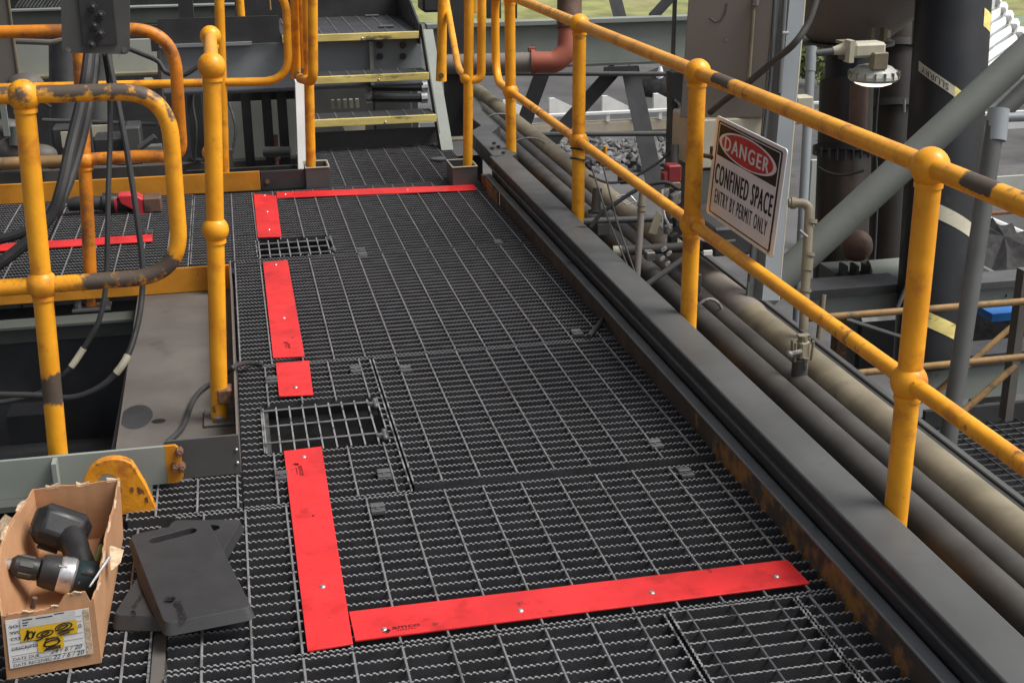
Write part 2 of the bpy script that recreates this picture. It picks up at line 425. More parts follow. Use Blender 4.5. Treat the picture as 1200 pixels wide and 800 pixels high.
# ================================================================ floor grating
panel('charcoal grating panel at the foot of the steel steps', 0.36, 1.30, 7.06, 8.13, .57, bands='l', clips=((.44, 7.1),(1.18, 7.09)))
panel('charcoal grating panel under the far red cross strip, with the small far hatch cut out', -.235, 1.30, 5.705, 7.03, .063, holes=((.055, .40, 5.735, 6.03),), bands='l', clips=((.516, 5.735), (1.145, 5.72)))
panel('charcoal grating panel under the long middle red strip', -.05, 1.30, 4.35, 5.675, .063, clips=((1.176, 4.42), (.516, 5.655)))
panel('small charcoal grating panel around the near open hatch, under the short red square', -.055, .40, 3.255, 4.335, .037, holes=((.012, .382, 3.60, 3.965),), bands='r', clips=((.342, 4.225), (.055, 4.19), (.337, 3.375), (.053, 3.43)))
panel('small charcoal grating piece in front of the grey kick plate end', -.36, -.06, 3.255, 3.47, -.071, bands='l')
panel('charcoal grating panel right of the near open hatch', .412, 1.30, 3.30, 4.335, .06, bands='l', clips=((.508, 4.19), (1.148, 3.40)))
panel('charcoal grating panel enclosed by the near red corner', -.235, 1.30, 2.508, 3.245, .055, clips=((.295, 3.165), (1.169, 3.19)))
panel('charcoal grating panel under the cardboard box', -.78, -.272, 2.05, 3.20, -.328, bands='r')
panel('charcoal grating panel in front of the near red strip', -.235, .874, 2.0, 2.497, .055, bands='lr')
panel('narrow framed grating panel with plain bars beside the near red strip end', .889, 1.19, 2.0, 2.499, .93, bands='lr', smooth=True)
panel('thin grating sliver along the toe beam at the lower right', 1.20, 1.30, 2.0, 2.499, 1.232, bands='l')
panel('charcoal grating panel under the red cordless tool', -.89, -.245, 5.33, 7.06, -.449, bands='r', clips=((-.44, 6.31),))
panel('charcoal grating panel behind the left foreground yellow post', -1.56, -.90, 5.33, 7.06, -.561-.449)

def hatch(label, xs, y0, y1, ry, x0, x1):
    r = thing('hatch_grid', label, 'hatch grid', (x0, y0, 0), 'open mesh grids in the floor hatches')
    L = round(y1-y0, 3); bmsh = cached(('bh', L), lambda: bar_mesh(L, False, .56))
    for x in xs:
        o = link('bearing_bar', bmsh, (x, y0, -.001), r); o.rotation_euler.z = R(90)
    Lx = round(x1-x0, 3)
    for y in ry:
        o = link('cross_rod', cached(('r2', Lx), lambda: (lambda q: (q.tube([(0, 0, 0), (0, Lx, 0)], .0034, 6), q.mesh('cross_rod', hatchm))[1])(MB())), (x0, y, -.0018), r); o.rotation_euler.z = R(-90)
    for y in (y0+.05, y1-.05):
        h = MB(); h.tube([(x1+.018, y-.024, .0), (x1+.018, y+.024, .0)], .007, 10).ball((x1+.018, y-.024, 0), .0095, 10, 6).ball((x1+.018, y+.024, 0), .0095, 10, 6)
        h.box((x1-.005, y-.008, -.008), (x1+.022, y+.008, .004)); h.build('hinge', clipm, r)
    return r
hatch('larger open hatch grid near the red square, black void below', [.018+.0415*k for k in range(9)], 3.605, 3.96, (3.675, 3.801, 3.93), .018, .354)
hatch('smaller open hatch grid beyond the long red strip', [.068]+[.112+.0445*k for k in range(7)], 5.74, 6.025, (5.765, 5.865, 5.965), .06, .378)

for nm, y, x0, x1 in (('stairs', 7.045, -.24, 1.3), ('far hatch', 5.69, -1.5, 1.3), ('long red strip', 4.343, -.06, 1.3), ('near hatch', 3.25, -.78, 1.3), ('near red strip', 2.503, -.78, 1.3)):
    s = MB(); s.box((x0, y-.05, -.046), (x1, y+.05, -.036)).box((x0, y-.004, -.2), (x1, y+.004, -.046)).box((x0, y-.05, -.21), (x1, y+.05, -.2))
    solo(s, 'support_beam', steeld, 'dark support beam under the grating seam by the '+nm, 'steel beam', (x0, y, -.2), 'dark beams under the floor grating')
s = MB(); s.box((-.268, 2.0, -.16), (-.24, 3.21, -.012)); solo(s, 'bearer', plate, 'brown grey bearer showing in the gap between two grating panels by the foam pads', 'steel beam', (-.25, 2.0, -.16))
for lab, x0, x1, y0, y1 in (('grey bearer showing inside the larger hatch', .0, .034, 3.3, 4.3), ('grey bearer showing inside the smaller hatch', .03, .066, 5.75, 7.0)):
    s = MB(); s.box((x0, y0, -.26), (x1, y1, -.04)); solo(s, 'bearer', steel, lab, 'steel beam', (x0, y0, -.26))
for lab, x in (('dark longitudinal joist under the middle of the walkway', .62), ('dark longitudinal joist under the toe beam edge', 1.27)):
    s = MB(); s.box((x, 1.8, -.45), (x+.03, 7.8, -.215)); solo(s, 'joist', steeld, lab, 'steel beam', (x, 1.8, -.45))
s = MB(); s.box((-.3, 1.5, -1.3), (1.5, 7.95, -1.28)).box((-.3, 7.96, -1.3), (1.5, 7.99, -.06)).box((1.28, 1.5, -1.27), (1.295, 7.95, -.22)).box((-.3, 5.3, -1.27), (-.285, 7.95, -.25)); solo(s, 'void_tray', coalp, 'dark tray far below the floor grating', 'tray', (.6, 4, -1.3))  # black tray and walls added so the hatch openings stay dark

# ================================================================ red edging strips
def strip(label, corners, screws=(), group='red edging strips screwed to the grating'):
    P = [V((x, y, .0055)) for x, y in corners]; c = sum(P, V())/4
    r = thing('edging_strip', label, 'edging strip', (c.x, c.y, .001), group)
    mb = MB(); mb.prism(P, (0, 0, -.0042)); mb.build('strip_plate', redm, r, bev=.0008)
    for x, y in screws:
        s = MB(); s.ball((x, y, .0055), .0075, 12, 8, (1, 1, .45)); s.build('screw', silver, r)
    return r
def fl(px, py, z=.0055): q = at(px, py, z=z); return (q.x, q.y)
def logo(parent, px, py, ang, h, mat=blackprint, z=.0062, name='printed_leaf', U=None, W=None, O=None, word='amco', sub=True):
    O = V((*fl(px, py, z), z)) if O is None else V(O)
    U = V((math.cos(ang), math.sin(ang), 0)) if U is None else V(U); W = V((-math.sin(ang), math.cos(ang), 0)) if W is None else V(W)
    mb = MB()
    for k, (a, L) in enumerate(((170, 1.0), (195, 1.15), (220, 1.0), (150, .7))):
        a = R(a); d = U*math.cos(a)+W*math.sin(a); e = U*-math.sin(a)+W*math.cos(a)
        q = O - U*h*.15-W*h*.45
        pts = [q, q+d*h*L*.5+e*h*.16, q+d*h*L, q+d*h*L*.5-e*h*.14]
        mb.prism(pts, U.cross(W)*-.0004)
    mb.build(name, mat, parent)
    letters(word, h*1.15, O, U, W, mat, parent, 'printed_word', sx=1.35, bold=.00025)
    if sub:
        mb = MB()
        for k in range(7):
            q = O+U*h*(.55+.33*k)-W*h*.75; mb.prism([q, q+U*h*.2, q+U*h*.2+W*h*.16, q+W*h*.16], U.cross(W)*-.0003)
        mb.build('printed_small_line', blackprint if mat is not padtext else mat, parent)
s = strip('near long red strip running away from the camera, meeting the cross strip', [(.066, 2.512), (.166, 2.520), (.178, 3.60), (.067, 3.592)], [fl(378, 687), fl(356, 535)])
logo(s, 352, 545, R(-88), .020)
k = MB(); k.tube([V((*fl(367, 604), .0058)), V((*fl(367, 604), .0062))], .004, 8); k.build('screw_hole', ink, s)
s = strip('near red cross strip ending at the toe beam side', [(.172, 2.530), (1.252, 2.537), (1.245, 2.655), (.170, 2.655)], [fl(610, 715), fl(764, 694), fl(910, 675)])
k = MB(); q = fl(450, 737); k.ball((*q, .0055), .0075, 12, 8, (1, 1, .45)); k.build('screw', silver, s)
logo(s, 459, 735, R(1), .019)
strip('short square red piece between the near hatch and the long red strip', [fl(327, 464), fl(367, 462), fl(362, 422), fl(323, 425)], [fl(346.5, 453.5)])
s = strip('long red strip between the two hatches', [fl(320, 419), fl(357, 417), fl(337, 305), fl(308, 307)], [fl(323, 310), fl(332.5, 372.5)])
logo(s, 338, 402, R(-88), .017)
s = strip('red strip corner leg pointing at the smaller hatch', [fl(302, 278), fl(330, 277), fl(323.5, 229), fl(297, 227)], [fl(313, 248), fl(315, 269), fl(310, 229)])
s = strip('far red cross strip below the steel steps', [fl(324.2, 232), fl(558.5, 222.5), fl(555.5, 216.2), fl(324, 225)], [fl(334, 227.5), fl(477, 222.5)])
strip('red strip on the left side walkway beside the red tool', [(-1.45, 6.112), (-.414, 6.116), (-.419, 6.247), (-1.45, 6.235)], [(-.9, 6.18)])

# ================================================================ toe beam on the right
r = thing('toe_beam', 'long dark grey channel beam along the right edge of the walkway', 'edge beam', (1.37, 1.2, 0))
Y0, Y1 = 1.2, at(592, 182, z=.171).y
YW = 6.45
MB().box((1.301, Y0, -.09), (1.313, 3.38, .064)).build('web', rustface, r)
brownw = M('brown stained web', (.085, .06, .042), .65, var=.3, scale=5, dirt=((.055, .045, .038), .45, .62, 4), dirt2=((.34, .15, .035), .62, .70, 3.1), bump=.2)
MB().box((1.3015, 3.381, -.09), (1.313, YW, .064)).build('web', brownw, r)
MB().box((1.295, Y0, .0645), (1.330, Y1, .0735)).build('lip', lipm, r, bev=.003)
MB().box((1.314, Y0, .044), (1.40, Y1, .052)).build('gutter', steel, r)
MB().box((1.338, Y0, .052), (1.35, Y1, .15)).build('inner_web', steeld, r)
yj = at(673, 301, z=.12).y
MB().box((1.322, Y0, .113), (1.40, yj-.004, .122)).build('ledge', steel, r, bev=.002)
MB().box((1.322, yj+.004, .111), (1.40, Y1, .120)).build('ledge', steel, r, bev=.002)
MB().box((1.325, Y0, .160), (1.447, Y1, .171)).build('top_plate', steel, r, bev=.005)
MB().box((1.43, Y0, -.09), (1.442, Y1, .1595)).build('outer_web', steeld, r)
for px, py in ((579, 169), (584, 173), (590, 180), (577, 175)):
    q = at(px, py, z=.171); MB().tube([q, q+Z*.012], .011, 6).build('bolt', steeld, r)
tg = MB(); q = at(762, 508, x=1.3); 
pz = [(579, 184), (551, 154), (564, 147), (550, 136), (550, 112), (554, 114), (562, 122), (564, 130), (584, 148), (576, 155), (604, 181)]
mb = MB(); mb.prism([at(a, b, z=.171) for a, b in pz], (0, 0, -.012))
mb2 = MB(); mb2.prism([at(a, b, z=.158)+V((.012, 0, 0)) for a, b in pz], (0, 0, -.10))
solo(mb, 'cover_plate', steel, 'zigzag cut grey cover plate at the far end of the toe beam', 'plate', at(575, 160, z=.171), bev=.002)
mb2.build('rib_block', steeld, bpy.data.objects['cover_plate'])
for lab, xx, z0, z1, y1 in (('low orange kick face below the zigzag plate', 1.29, -.05, .06, 6.9),):
    MB(); mb = MB(); mb.box((xx, 6.46, z0), (xx+.012, y1, z1)); solo(mb, 'kick_board', rustface, lab, 'kick board', (xx, 6.34, z0))
mb = MB(); a, b = at(690, 394, z=.012), at(707, 374, x=1.30); mb.tube([a, b], .009, 8)
solo(mb, 'bent_rod', steeld, 'short dark rod leaning from the grating to the toe beam', 'rod', a)

# ================================================================ handrails
def ballpost(parent, base, top, mids, r=.0285, br=.043, wear=0., seg=20, name='post', cap=True, k=None, mat=None):
    mat = mat or yellow
    base, top = V(base), V(top)
    pts = dense([base, top], .025)
    zs_ = list(mids)+[top.z]
    def wv(p, d):
        v = wear if not k else k(p)
        g = max([math.exp(-((p.z-z+.06)/.022)**2) for z in zs_]+[math.exp(-((p.z-base.z)/.06)**2)*1.1])
        return min(.8, v+.20*g)
    mb = MB(); mb.tube(pts, r, seg, wear=wv)
    p = mb.build(name, mat, parent)
    for z in list(mids)+([top.z] if cap else []):
        t = (z-base.z)/(top.z-base.z); c = base.lerp(top, t)
        b = MB(); b.ball(c, br, 24, 14, (1, 1, 1.02), wear=wear if not k else k(c))
        b.tube([c-Z*br*1.05, c-Z*br*.8], r*1.12, seg); b.build('ball_joint', mat, p)
    return p
def railw(pts, r, patches=(), base=.0):
    out = []
    for p in pts:
        v = base
        for c, rad, a in patches: v += a*max(0, 1-(p-c).length/rad)
        out.append(min(v, .75))
    return out
HX = 1.48
r = thing('handrail', 'long yellow ball jointed handrail along the right side of the walkway', 'handrail', (HX, 4, 0))
ZT, ZM = .987, .484
for y in (1.10, 2.575, 4.07, 5.56, 7.0):
    ballpost(r, (HX, y, -.12), (HX, y, ZT), (ZM,), wear=.02)
hy = 7.40
top = dense(fillet([(HX, .9, ZT), (HX, hy, ZT), (HX, hy, ZM), (HX, 7.0, ZM)], .16, 10), .03)
c1, c2 = at(845, 97, x=HX), at(1145, 215, x=HX)
MB().tube(top, .0235, 18, wear=lambda p, d: (.72 if (3.73 < p.y < 3.90 or 2.29 < p.y < 2.42) and d.z > -.002 else .24 if (3.6 < p.y < 3.7 or 2.0 < p.y < 2.26 or 5.6 < p.y < 6.3) else .08) if p.z > .9 else .05).build('top_rail', yellow, r)
mid = dense([(HX, .9, ZM), (HX, 7.0, ZM)], .03)
MB().tube(mid, .0205, 16, wear=railw(mid, 0, [(V((HX, 6.3, ZM)), .4, .33), (V((HX, 2.9, ZM)), .35, .25), (V((HX, 2.1, ZM)), .4, .22)], .06)).build('mid_rail', yellow, r)
for y, z in ((4.07, .47), (4.07, .045), (5.56, .40), (5.56, .445)):
    for dz in (0, .008): 
        mb = MB(); mb.tube([V((HX+.035*math.cos(t), y+.035*math.sin(t), z+dz+.004*math.sin(2*t))) for t in [2*math.pi*i/20 for i in range(21)]], .0045, 6)
    solo(mb, 'cable_tie', rubber, {(.47): 'black tie on the yellow post beside the danger sign, at mid rail height', .045: 'black tie low on the yellow post beside the danger sign', .40: 'thin black tie just below the mid rail on the third yellow post', .445: 'thin black tie at the ball joint of the third yellow post'}[z], 'cable tie', (HX, y, z))
mb = MB(); mb.obox((HX+.02, 4.14, .06), (X, Y, Z), (.012, .12, .03), .001).obox((HX+.02, 4.14, .02), (X, Y, Z), (.012, .12, .02), .001)
for dy in (4.10, 4.18): mb.tube([(HX, dy, .06), (HX+.06, dy, .06)], .012, 8)
solo(mb, 'pipe_clamp', steel, 'grey clamp plate with bolts low on the post beside the danger sign', 'clamp', (HX+.02, 4.14, .06))

# left foreground hoop
LY = 3.55
r = thing('guard_rail', 'near left yellow guard rail with rounded end and worn dark top rail', 'guard rail', (-.55, LY, 0), 'yellow guard rails on the left')
kk = lambda p: .72*math.exp(-((p.z-.285)/.055)**2)+(.36 if p.z > 1.03 else 0)
ballpost(r, (-.557, LY, .022), (-.519, LY, 1.076), (.575,), r=.0265, br=.041, k=kk)
hp = dense(fillet([(-1.5, LY, 1.085), (-.163, LY, 1.075), (-.172, LY, .575), (-.536, LY, .572)], .13, 12), .03)
def hoopwear(p, d):
    if p.z > 1.0: return (.62 if d.z > -.004 else .33) if p.x > -.52 and p.x < -.22 else (.45 if d.z > .004 else .12)
    if p.z > .66: return .02 if p.z < .95 else .25
    return .58 if p.x > -.42 and p.x < -.19 else .36
MB().tube(hp, .0225, 18, wear=hoopwear).build('hoop', yellow, r)
mp = dense([(-1.5, LY, .575), (-.55, LY, .572)], .03)
MB().tube(mp, .0225, 18, wear=[.22]*len(mp)).build('mid_rail', yellow, r)

# second hoop further back
SY = 5.35
r = thing('guard_rail', 'second yellow guard rail behind the black cables, bolted to the grey channel', 'guard rail', (-.62, SY, -.06), 'yellow guard rails on the left')
ballpost(r, (-.628, SY, -.058), (-.555, SY, 1.03), (.55,), r=.026, br=.037, wear=.10, mat=yellowb)
hp = dense(fillet([(-1.7, SY, 1.06), (-.20, SY, 1.045), (-.215, SY, .54), (-.35, SY, .555), (-.59, SY, .552)], .17, 12), .03)
MB().tube(hp, .0245, 16, wear=[.08]*len(hp)).build('hoop', yellowb, r)
MB().tube(dense([(-1.7, SY, .56), (-.59, SY, .55)], .04), .0235, 14, wear=None).build('mid_rail', orangep, r)
mb = MB(); mb.box((-.70, SY-.06, -.058), (-.55, SY+.03, -.046), .002); fp = mb.build('foot_plate', steel, r)
for dx in (-.05, .06):
    b = MB(); b.tube([(-.625+dx, SY-.03, -.046), (-.625+dx, SY-.03, -.018)], .014, 6).tube([(-.625+dx, SY-.03, -.018), (-.625+dx, SY-.03, -.004)], .007, 8); b.build('bolt', boltm, fp)

# main post left of the walkway
r = thing('guard_rail', 'yellow post with three ball joints standing on the brown grey plate, rail going back', 'guard rail', (-.118, 3.9, 0), 'yellow guard rails on the left')
p = ballpost(r, (-.117, 3.9, .006), (-.050, 3.9, 1.086), (.607,), r=.0262, br=.040, wear=.05)
ballpost(r, (-.135, 5.26, -.03), (-.062, 5.26, 1.02), (.57,), r=.026, br=.040, wear=.1)
MB().tube(dense([(-.050, 3.9, 1.086), (-.062, 5.26, 1.02)], .05), .0225, 16, wear=[.15]*29).build('top_rail', yellow, r)
MB().tube(dense([(-.081, 3.9, .607), (-.094, 5.26, .57)], .05), .0225, 16).build('mid_rail', yellow, r)
fp = MB().box((-.165, 3.84, -.003), (-.070, 3.97, .006), .002).build('foot_plate', plate, r)
MB().tube([(-.118, 3.858, .006), (-.118, 3.858, .022)], .014, 6).build('bolt', boltm, fp)
MB().box((-.116, 3.865, .06), (-.072, 3.925, .105), .003).build('clip_block', rust, r)

# back rail with hoop in front of the steps
BY = 7.15
r = thing('guard_rail', 'far thin yellow guard rail with rounded end left of the steps', 'guard rail', (-.07, BY, .1), 'yellow guard rails on the left')
ballpost(r, (-.075, BY, .0), (-.02, BY, 1.08), (), r=.026, cap=False)
hp = dense(fillet([(-1.8, BY, .60), (.305, BY, .566), (.318, BY, 1.05), (-.05, BY, 1.06)], .14, 10), .04)
MB().tube(hp, .022, 14, wear=[.12]*len(hp)).build('hoop', yellow, r)
# small post with foot plate on the landing beam
q = at(284, 38, D=8.75)
r = thing('rail_post', 'slim yellow post on a foot plate above the blue grey landing beam', 'post', q)
MB().tube([q, q+Z*.6], .027, 14).build('tube', yellow, r); MB().box((q.x-.08, q.y-.06, q.z-.001), (q.x+.08, q.y+.06, q.z+.014), .002).build('foot_plate', orange, r)
q2 = at(317, 12, D=8.9)
mb = MB(); mb.tube([q2, q2+Z*.5], .006, 8); solo(mb, 'thin_rod', orangep, 'thin yellow rod above the landing beam', 'rod', q2)

# ================================================================ left kick boards, plate, channel, pit
mb = MB(); mb.box((-1.9, 7.075, 0), (.113, 7.09, .104), .002)
solo(mb, 'kick_board', orange, 'orange kick board at the back of the left side walkway', 'kick board', (-.9, 7.08, 0), 'kick boards along the left walkways')
mb = MB(); mb.box((.116, 7.074, 0), (.392, 7.086, .102), .002)
b = solo(mb, 'kick_board', steeld, 'dark charcoal kick board right of the orange one, by the far red corner', 'kick board', (.25, 7.08, 0), 'kick boards along the left walkways')
MB().tube([(.15, 7.074, .045), (.15, 7.066, .045)], .012, 10).build('bolt', rust, b)
mb = MB(); mb.box((-1.9, 5.292, -.004), (-.066, 5.306, .100), .002)
solo(mb, 'kick_board', orange, 'orange kick board at the front of the left side walkway, behind the main post', 'kick board', (-.9, 5.3, 0), 'kick boards along the left walkways')
r = thing('kick_plate', 'thin grey upstand plate around the corner of the brown grey plate', 'kick plate', (-.06, 3.5, 0), 'kick boards along the left walkways')
MB().box((-.0635, 3.484, -.003), (-.0575, 5.29, .12), .001).build('side_plate', plate, r)
MB().box((-.258, 3.475, .0), (-.0575, 3.4825, .12), .001).build('front_plate', steel, r)
for z in (.035, .075): MB().ball((-.066, 3.474, z), .005, 8, 6).build('rivet', silver, r)
mb = MB(); mb.prism([(-.419, 3.55, -.004), (-.0645, 3.49, -.004), (-.0645, 5.288, -.004), (-.437, 5.288, -.004)], (0, 0, -.012))
r = solo(mb, 'deck_plate', plate, 'flat brown grey deck plate between the dark pit and the walkway', 'deck plate', (-.25, 4.4, -.01))
q = at(186, 493, z=-.003); MB().add([q+V((.022*math.cos(t), .018*math.sin(t), 0)) for t in [k*math.pi/8 for k in range(16)]], [tuple(range(16))]).build('slot_hole', ink, r)
q = at(160, 488, z=-.0036); MB().add([V((max(q.x+.05*math.cos(t), -.418), q.y+.10*math.sin(t), q.z)) for t in [k*math.pi/12 for k in range(24)]], [tuple(range(24))]).build('oil_stain', steeld, r)
mb = MB(); mb.box((-1.9, 5.18, -.075), (-.445, 5.289, -.065)).box((-1.9, 5.27, -.16), (-.445, 5.28, -.076))
solo(mb, 'channel_beam', greend, 'grey channel under the front orange kick board, carrying the second guard rail', 'steel beam', (-1, 5.2, -.1))
mb = MB(); mb.box((-1.9, 3.5, -.86), (-.44, 5.3, -.84)); solo(mb, 'pit_floor', coalp, None, None, (-1, 4.4, -.85), kind='structure')
mb = MB(); mb.box((-.438, 3.5, -.85), (-.426, 5.28, -.02)); solo(mb, 'pit_side_wall', blackp, 'dark side wall of the pit under the deck plate', 'wall', (-.43, 4.4, -.85))
mb = MB(); mb.box((-1.9, 5.29, -.85), (-.44, 5.31, -.08)); solo(mb, 'pit_back_wall', steeld, 'dark back wall of the pit below the grey channel', 'wall', (-1, 5.3, -.85))
mb = MB(); mb.box((-1.9, 4.30, -.62), (-.56, 4.42, -.60)).box((-1.9, 4.30, -.75), (-.56, 4.312, -.62)); solo(mb, 'pit_ledge', steeld, 'narrow grey ledge low inside the dark pit', 'ledge', (-1, 4.3, -.7))

# near beam end with yellow lug
r = thing('crane_beam', 'pale grey green beam end with a yellow painted tip behind the cardboard box', 'steel beam', (-.6, 3.45, 0))
FY = 3.43
zt = at(195, 523, y=FY).z; xe = at(213, 540, y=FY).x; xy = at(194, 540, y=FY).x
def face(x0, x1, corner):
    zb = .012
    p = [(x0, FY, zb), (x1-corner, FY, zb), (x1, FY, zb+corner), (x1, FY, zt-corner), (x1-corner, FY, zt), (x0, FY, zt)]
    return p
MB().prism([(-1.6, FY, .012), (xy, FY, .012), (xy, FY, zt), (-1.6, FY, zt)], (0, .012, 0)).build('web', green, r)
MB().prism(face(xy+.0005, xe, .014), (0, .013, 0)).build('painted_tip', orange, r)
MB().box((-1.6, FY-.05, -.005), (-.30, FY+.03, .0115)).build('lower_flange', greend, r)
MB().box((-1.6, FY+.031, .012), (xy, FY+.20, .022)).build('upper_flange', greend, r)
q = at(68, 560, y=FY); MB().box((q.x-.006, FY-.045, .012), (q.x+.006, FY-.001, zt-.002)).build('stiffener', green, r)
for px, py in ((210, 528), (205, 545), (213, 546)):
    q = at(px, py, y=FY); MB().tube([q+Y*.01, q-Y*.022], .011, 6).tube([q-Y*.02, q-Y*.03], .006, 6).build('bolt', rust, r)
MB().box((-.50, 3.30, -.14), (at(198, 590, y=3.30).x, 3.312, -.006)).build('hanger_plate', plate, r)
LYY = 3.30
def u2(px, py): q = at(px, py, y=LYY); return (q.x, q.z)
cx, cz = u2(134, 570); rr = .080
arc = [(cx+rr*math.cos(t), cz+rr*math.sin(t)) for t in [R(205)-R(205-50)*i/12 for i in range(13)]]
outer = arc+[u2(170, 568), u2(183, 596), u2(182, 603), u2(120, 607), u2(94, 600)]
hc = u2(126, 566)
mb = MB(); mb.holed(outer, [circ(hc[0], hc[1], .025, 14)], (0, LYY, 0), X, Z, -Y, .028)
lug = solo(mb, 'lifting_lug', lugm, 'chipped yellow lifting lug with a round hole behind the cardboard box', 'lug', (cx, LYY, cz-.07), bev=.002)
for px, py in ((155, 573), (164, 575), (141, 573), (172, 585)):
    q = at(px, py, y=LYY-.001); MB().obox(q, (X, Y, Z), (.006, .003, .014)).build('chip', rust, lug)

# ================================================================ hanging switch box and black cables
PY = 4.22
a, b, c_, d = [at(px, py, y=PY) for px, py in ((73, 62), (152, 64), (152, -40), (70, -40))]
r = thing('switch_plate', 'grey hanging bolt plate at the top left with black cables below', 'plate', (a.x, PY, a.z))
mb = MB(); mb.prism(fillet([a.lerp(b, .5), a, d, c_, b, a.lerp(b, .5)], .018, 4)[:-1], (0, .012, 0)); mb.build('plate', steel, r)
e, f = at(100, 64, y=PY), at(128, -40, y=PY)
MB().box((e.x, PY-.008, a.z+.02), (f.x, PY-.001, c_.z)).build('dark_strip', rubber, r)
for px, py in ((109, 8), (118, 17), (111, 30), (118, 39), (108, 52)):
    q = at(px, py, y=PY-.008); b_ = MB(); b_.tube([q, q-Y*.014], .013, 6).ball(q-Y*.014, .008, 8, 6); b_.build('bolt', steeld, r)
for px, py in ((80, 59), (146, 59)):
    q = at(px, py, y=PY-.001); b_ = MB(); b_.tube([q, q-Y*.003], .008, 8); b_.build('bolt', boltm, r)
def cable(label, pts, rad, D, mat=rubber, sleeve=None, cat='cable', grp='black cables hanging on the left'):
    P = spline([at(px, py, D=d) for (px, py), d in zip(pts, D)], 8); mb = MB(); mb.tube(P, rad, 10)
    o = solo(mb, 'cable', mat, label, cat, P[0], grp)
    if sleeve:
        k0, k1 = sleeve; s = MB(); s.tube(P[k0:k1], rad*1.25, 10); s.build('sleeve', cream, o)
    return o
cable('thickest black cable under the bolt plate, bending down to the left', [(105, 55), (101, 90), (95, 120), (83, 170), (72, 220), (60, 252), (30, 285), (-15, 320)], .019, [4.25, 4.2, 4.2, 4.15, 4.1, 4.1, 4.1, 4.1])
cable('second thick black cable crossing toward the lower left edge', [(113, 55), (110, 90), (104, 125), (94, 170), (80, 215), (62, 250), (28, 272), (-15, 284)], .0165, [4.28, 4.25, 4.22, 4.2, 4.15, 4.1, 4.1, 4.1])
cable('black cable hanging straight with a pale sleeve near its lower loop', [(122, 60), (128, 100), (129, 160), (127, 220), (126, 280), (124, 335), (116, 375), (98, 408), (78, 436), (52, 458), (10, 470), (-20, 472)], .0085, [4.26, 4.24, 4.22, 4.2, 4.2, 4.2, 4.2, 4.2, 4.2, 4.25, 4.25, 4.25], sleeve=(56, 63))
cable('outer black cable looping under the foreground post with a pale sleeve', [(126, 60), (132, 90), (140, 130), (151, 190), (160, 250), (167, 310), (166, 350), (160, 385), (148, 420), (128, 445), (104, 460), (78, 466), (45, 463), (0, 462)], .0095, [4.24, 4.22, 4.2, 4.2, 4.2, 4.2, 4.2, 4.15, 4.1, 4.1, 4.1, 4.1, 4.1, 4.1], sleeve=(63, 70))
cable('black cable running behind the second guard rail at the top', [(150, 57), (165, 63), (185, 72), (195, 85), (215, 88), (232, 78)], .011, [5.9]*6)
P = spline([at(196, 518, z=.004), at(214, 500, z=.006), at(226, 470, z=.008), at(238, 455, z=.008), at(255, 445, z=.012), at(271, 432, z=.13), at(280, 427, z=.10), at(292, 425, z=.02), at(308, 427, z=.008)], 8)
mb = MB(); mb.tube(P, .0085, 10); solo(mb, 'cable', rubber, 'black cable lying on the brown grey plate and over its kick plate', 'cable', P[0], 'black cables hanging on the left')

# ================================================================ red cordless tool on the left walkway
q0 = at(85, 240, z=.05); yy = q0.y
r = thing('cordless_driver', 'red and black cordless driver lying on the left walkway grating', 'power tool', (q0.x, yy, 0))
def tl(px, py): return at(px, py, y=yy)
MB().tube([tl(60, 240), tl(79, 240)], .012, 10).build('drive_bit', silver, r)
MB().tube([tl(80, 240), tl(88, 239), tl(95, 238), tl(120, 238)], [.028, .036, .036, .036], 14).build('gear_case', rubber, r)
MB().tube([tl(120, 237), tl(150, 238), tl(156, 238)], [.048, .048, .03], 16).build('motor_body', plastic, r)
mb = MB(); mb.prism([p-Y*.055 for p in (tl(138, 227), tl(158, 225.5), tl(170, 232), tl(186, 235), tl(184, 245), tl(166, 252), tl(158, 244), tl(142, 236))], (0, .10, 0)); mb.build('handle', redtool, r, bev=.006)
MB().tube([tl(135, 238), tl(138, 238)], .0495, 16).build('trim_ring', redtool, r)
a, b = tl(170, 255), tl(187, 240); MB().box((a.x, yy-.06, .0), (b.x+.012, yy+.06, .075), .006).build('battery', brownp, r)

# ================================================================ steps
y1 = at(440, 138, z=.20).y; y2 = at(440, 88, z=.42).y; y3 = at(440, 39, z=.64).y
xl, xr = .47, 1.222; yb_ = at(440, 18, z=.64).y
r = thing('steel_steps', 'grey steel steps with worn yellow nosings at the end of the walkway', 'steps', (.85, y1, 0))
for y, z, dep, nx in ((y1, .20, .27, 0), (y2, .42, .27, .012), (y3, .64, yb_-y3, -.02)):
    xa, xb = (xl, xr) if z < .5 else (xl-.13, xr-.01)
    t = MB().box((xa, y+.012, z-.034), (xb, y+dep, z-.004)).build('tread', steeld, r)
    MB().box((xa if z < .5 else xl-.13, y-.004, z-.042), (xb, y+.0115, z+.003), .002).build('nosing', nosing, t)
    MB().ball((xa*.42+xb*.58, y-.004, z-.03), .008, 8, 6).build('bolt', silver, t)
    x = .51 if z < .5 else xl-.09
    while x < xb:
        b = MB(); b.tube([(x, y+.02, z-.003), (x, y+(dep-.01), z-.003)], .0042, 6); b.build('tread_rod', rodm, t); x += .108
MB().box((xl-.10, y1+.14, -.03), (xr+.10, y1+.155, .10), .002).build('bottom_kick', steel, r)
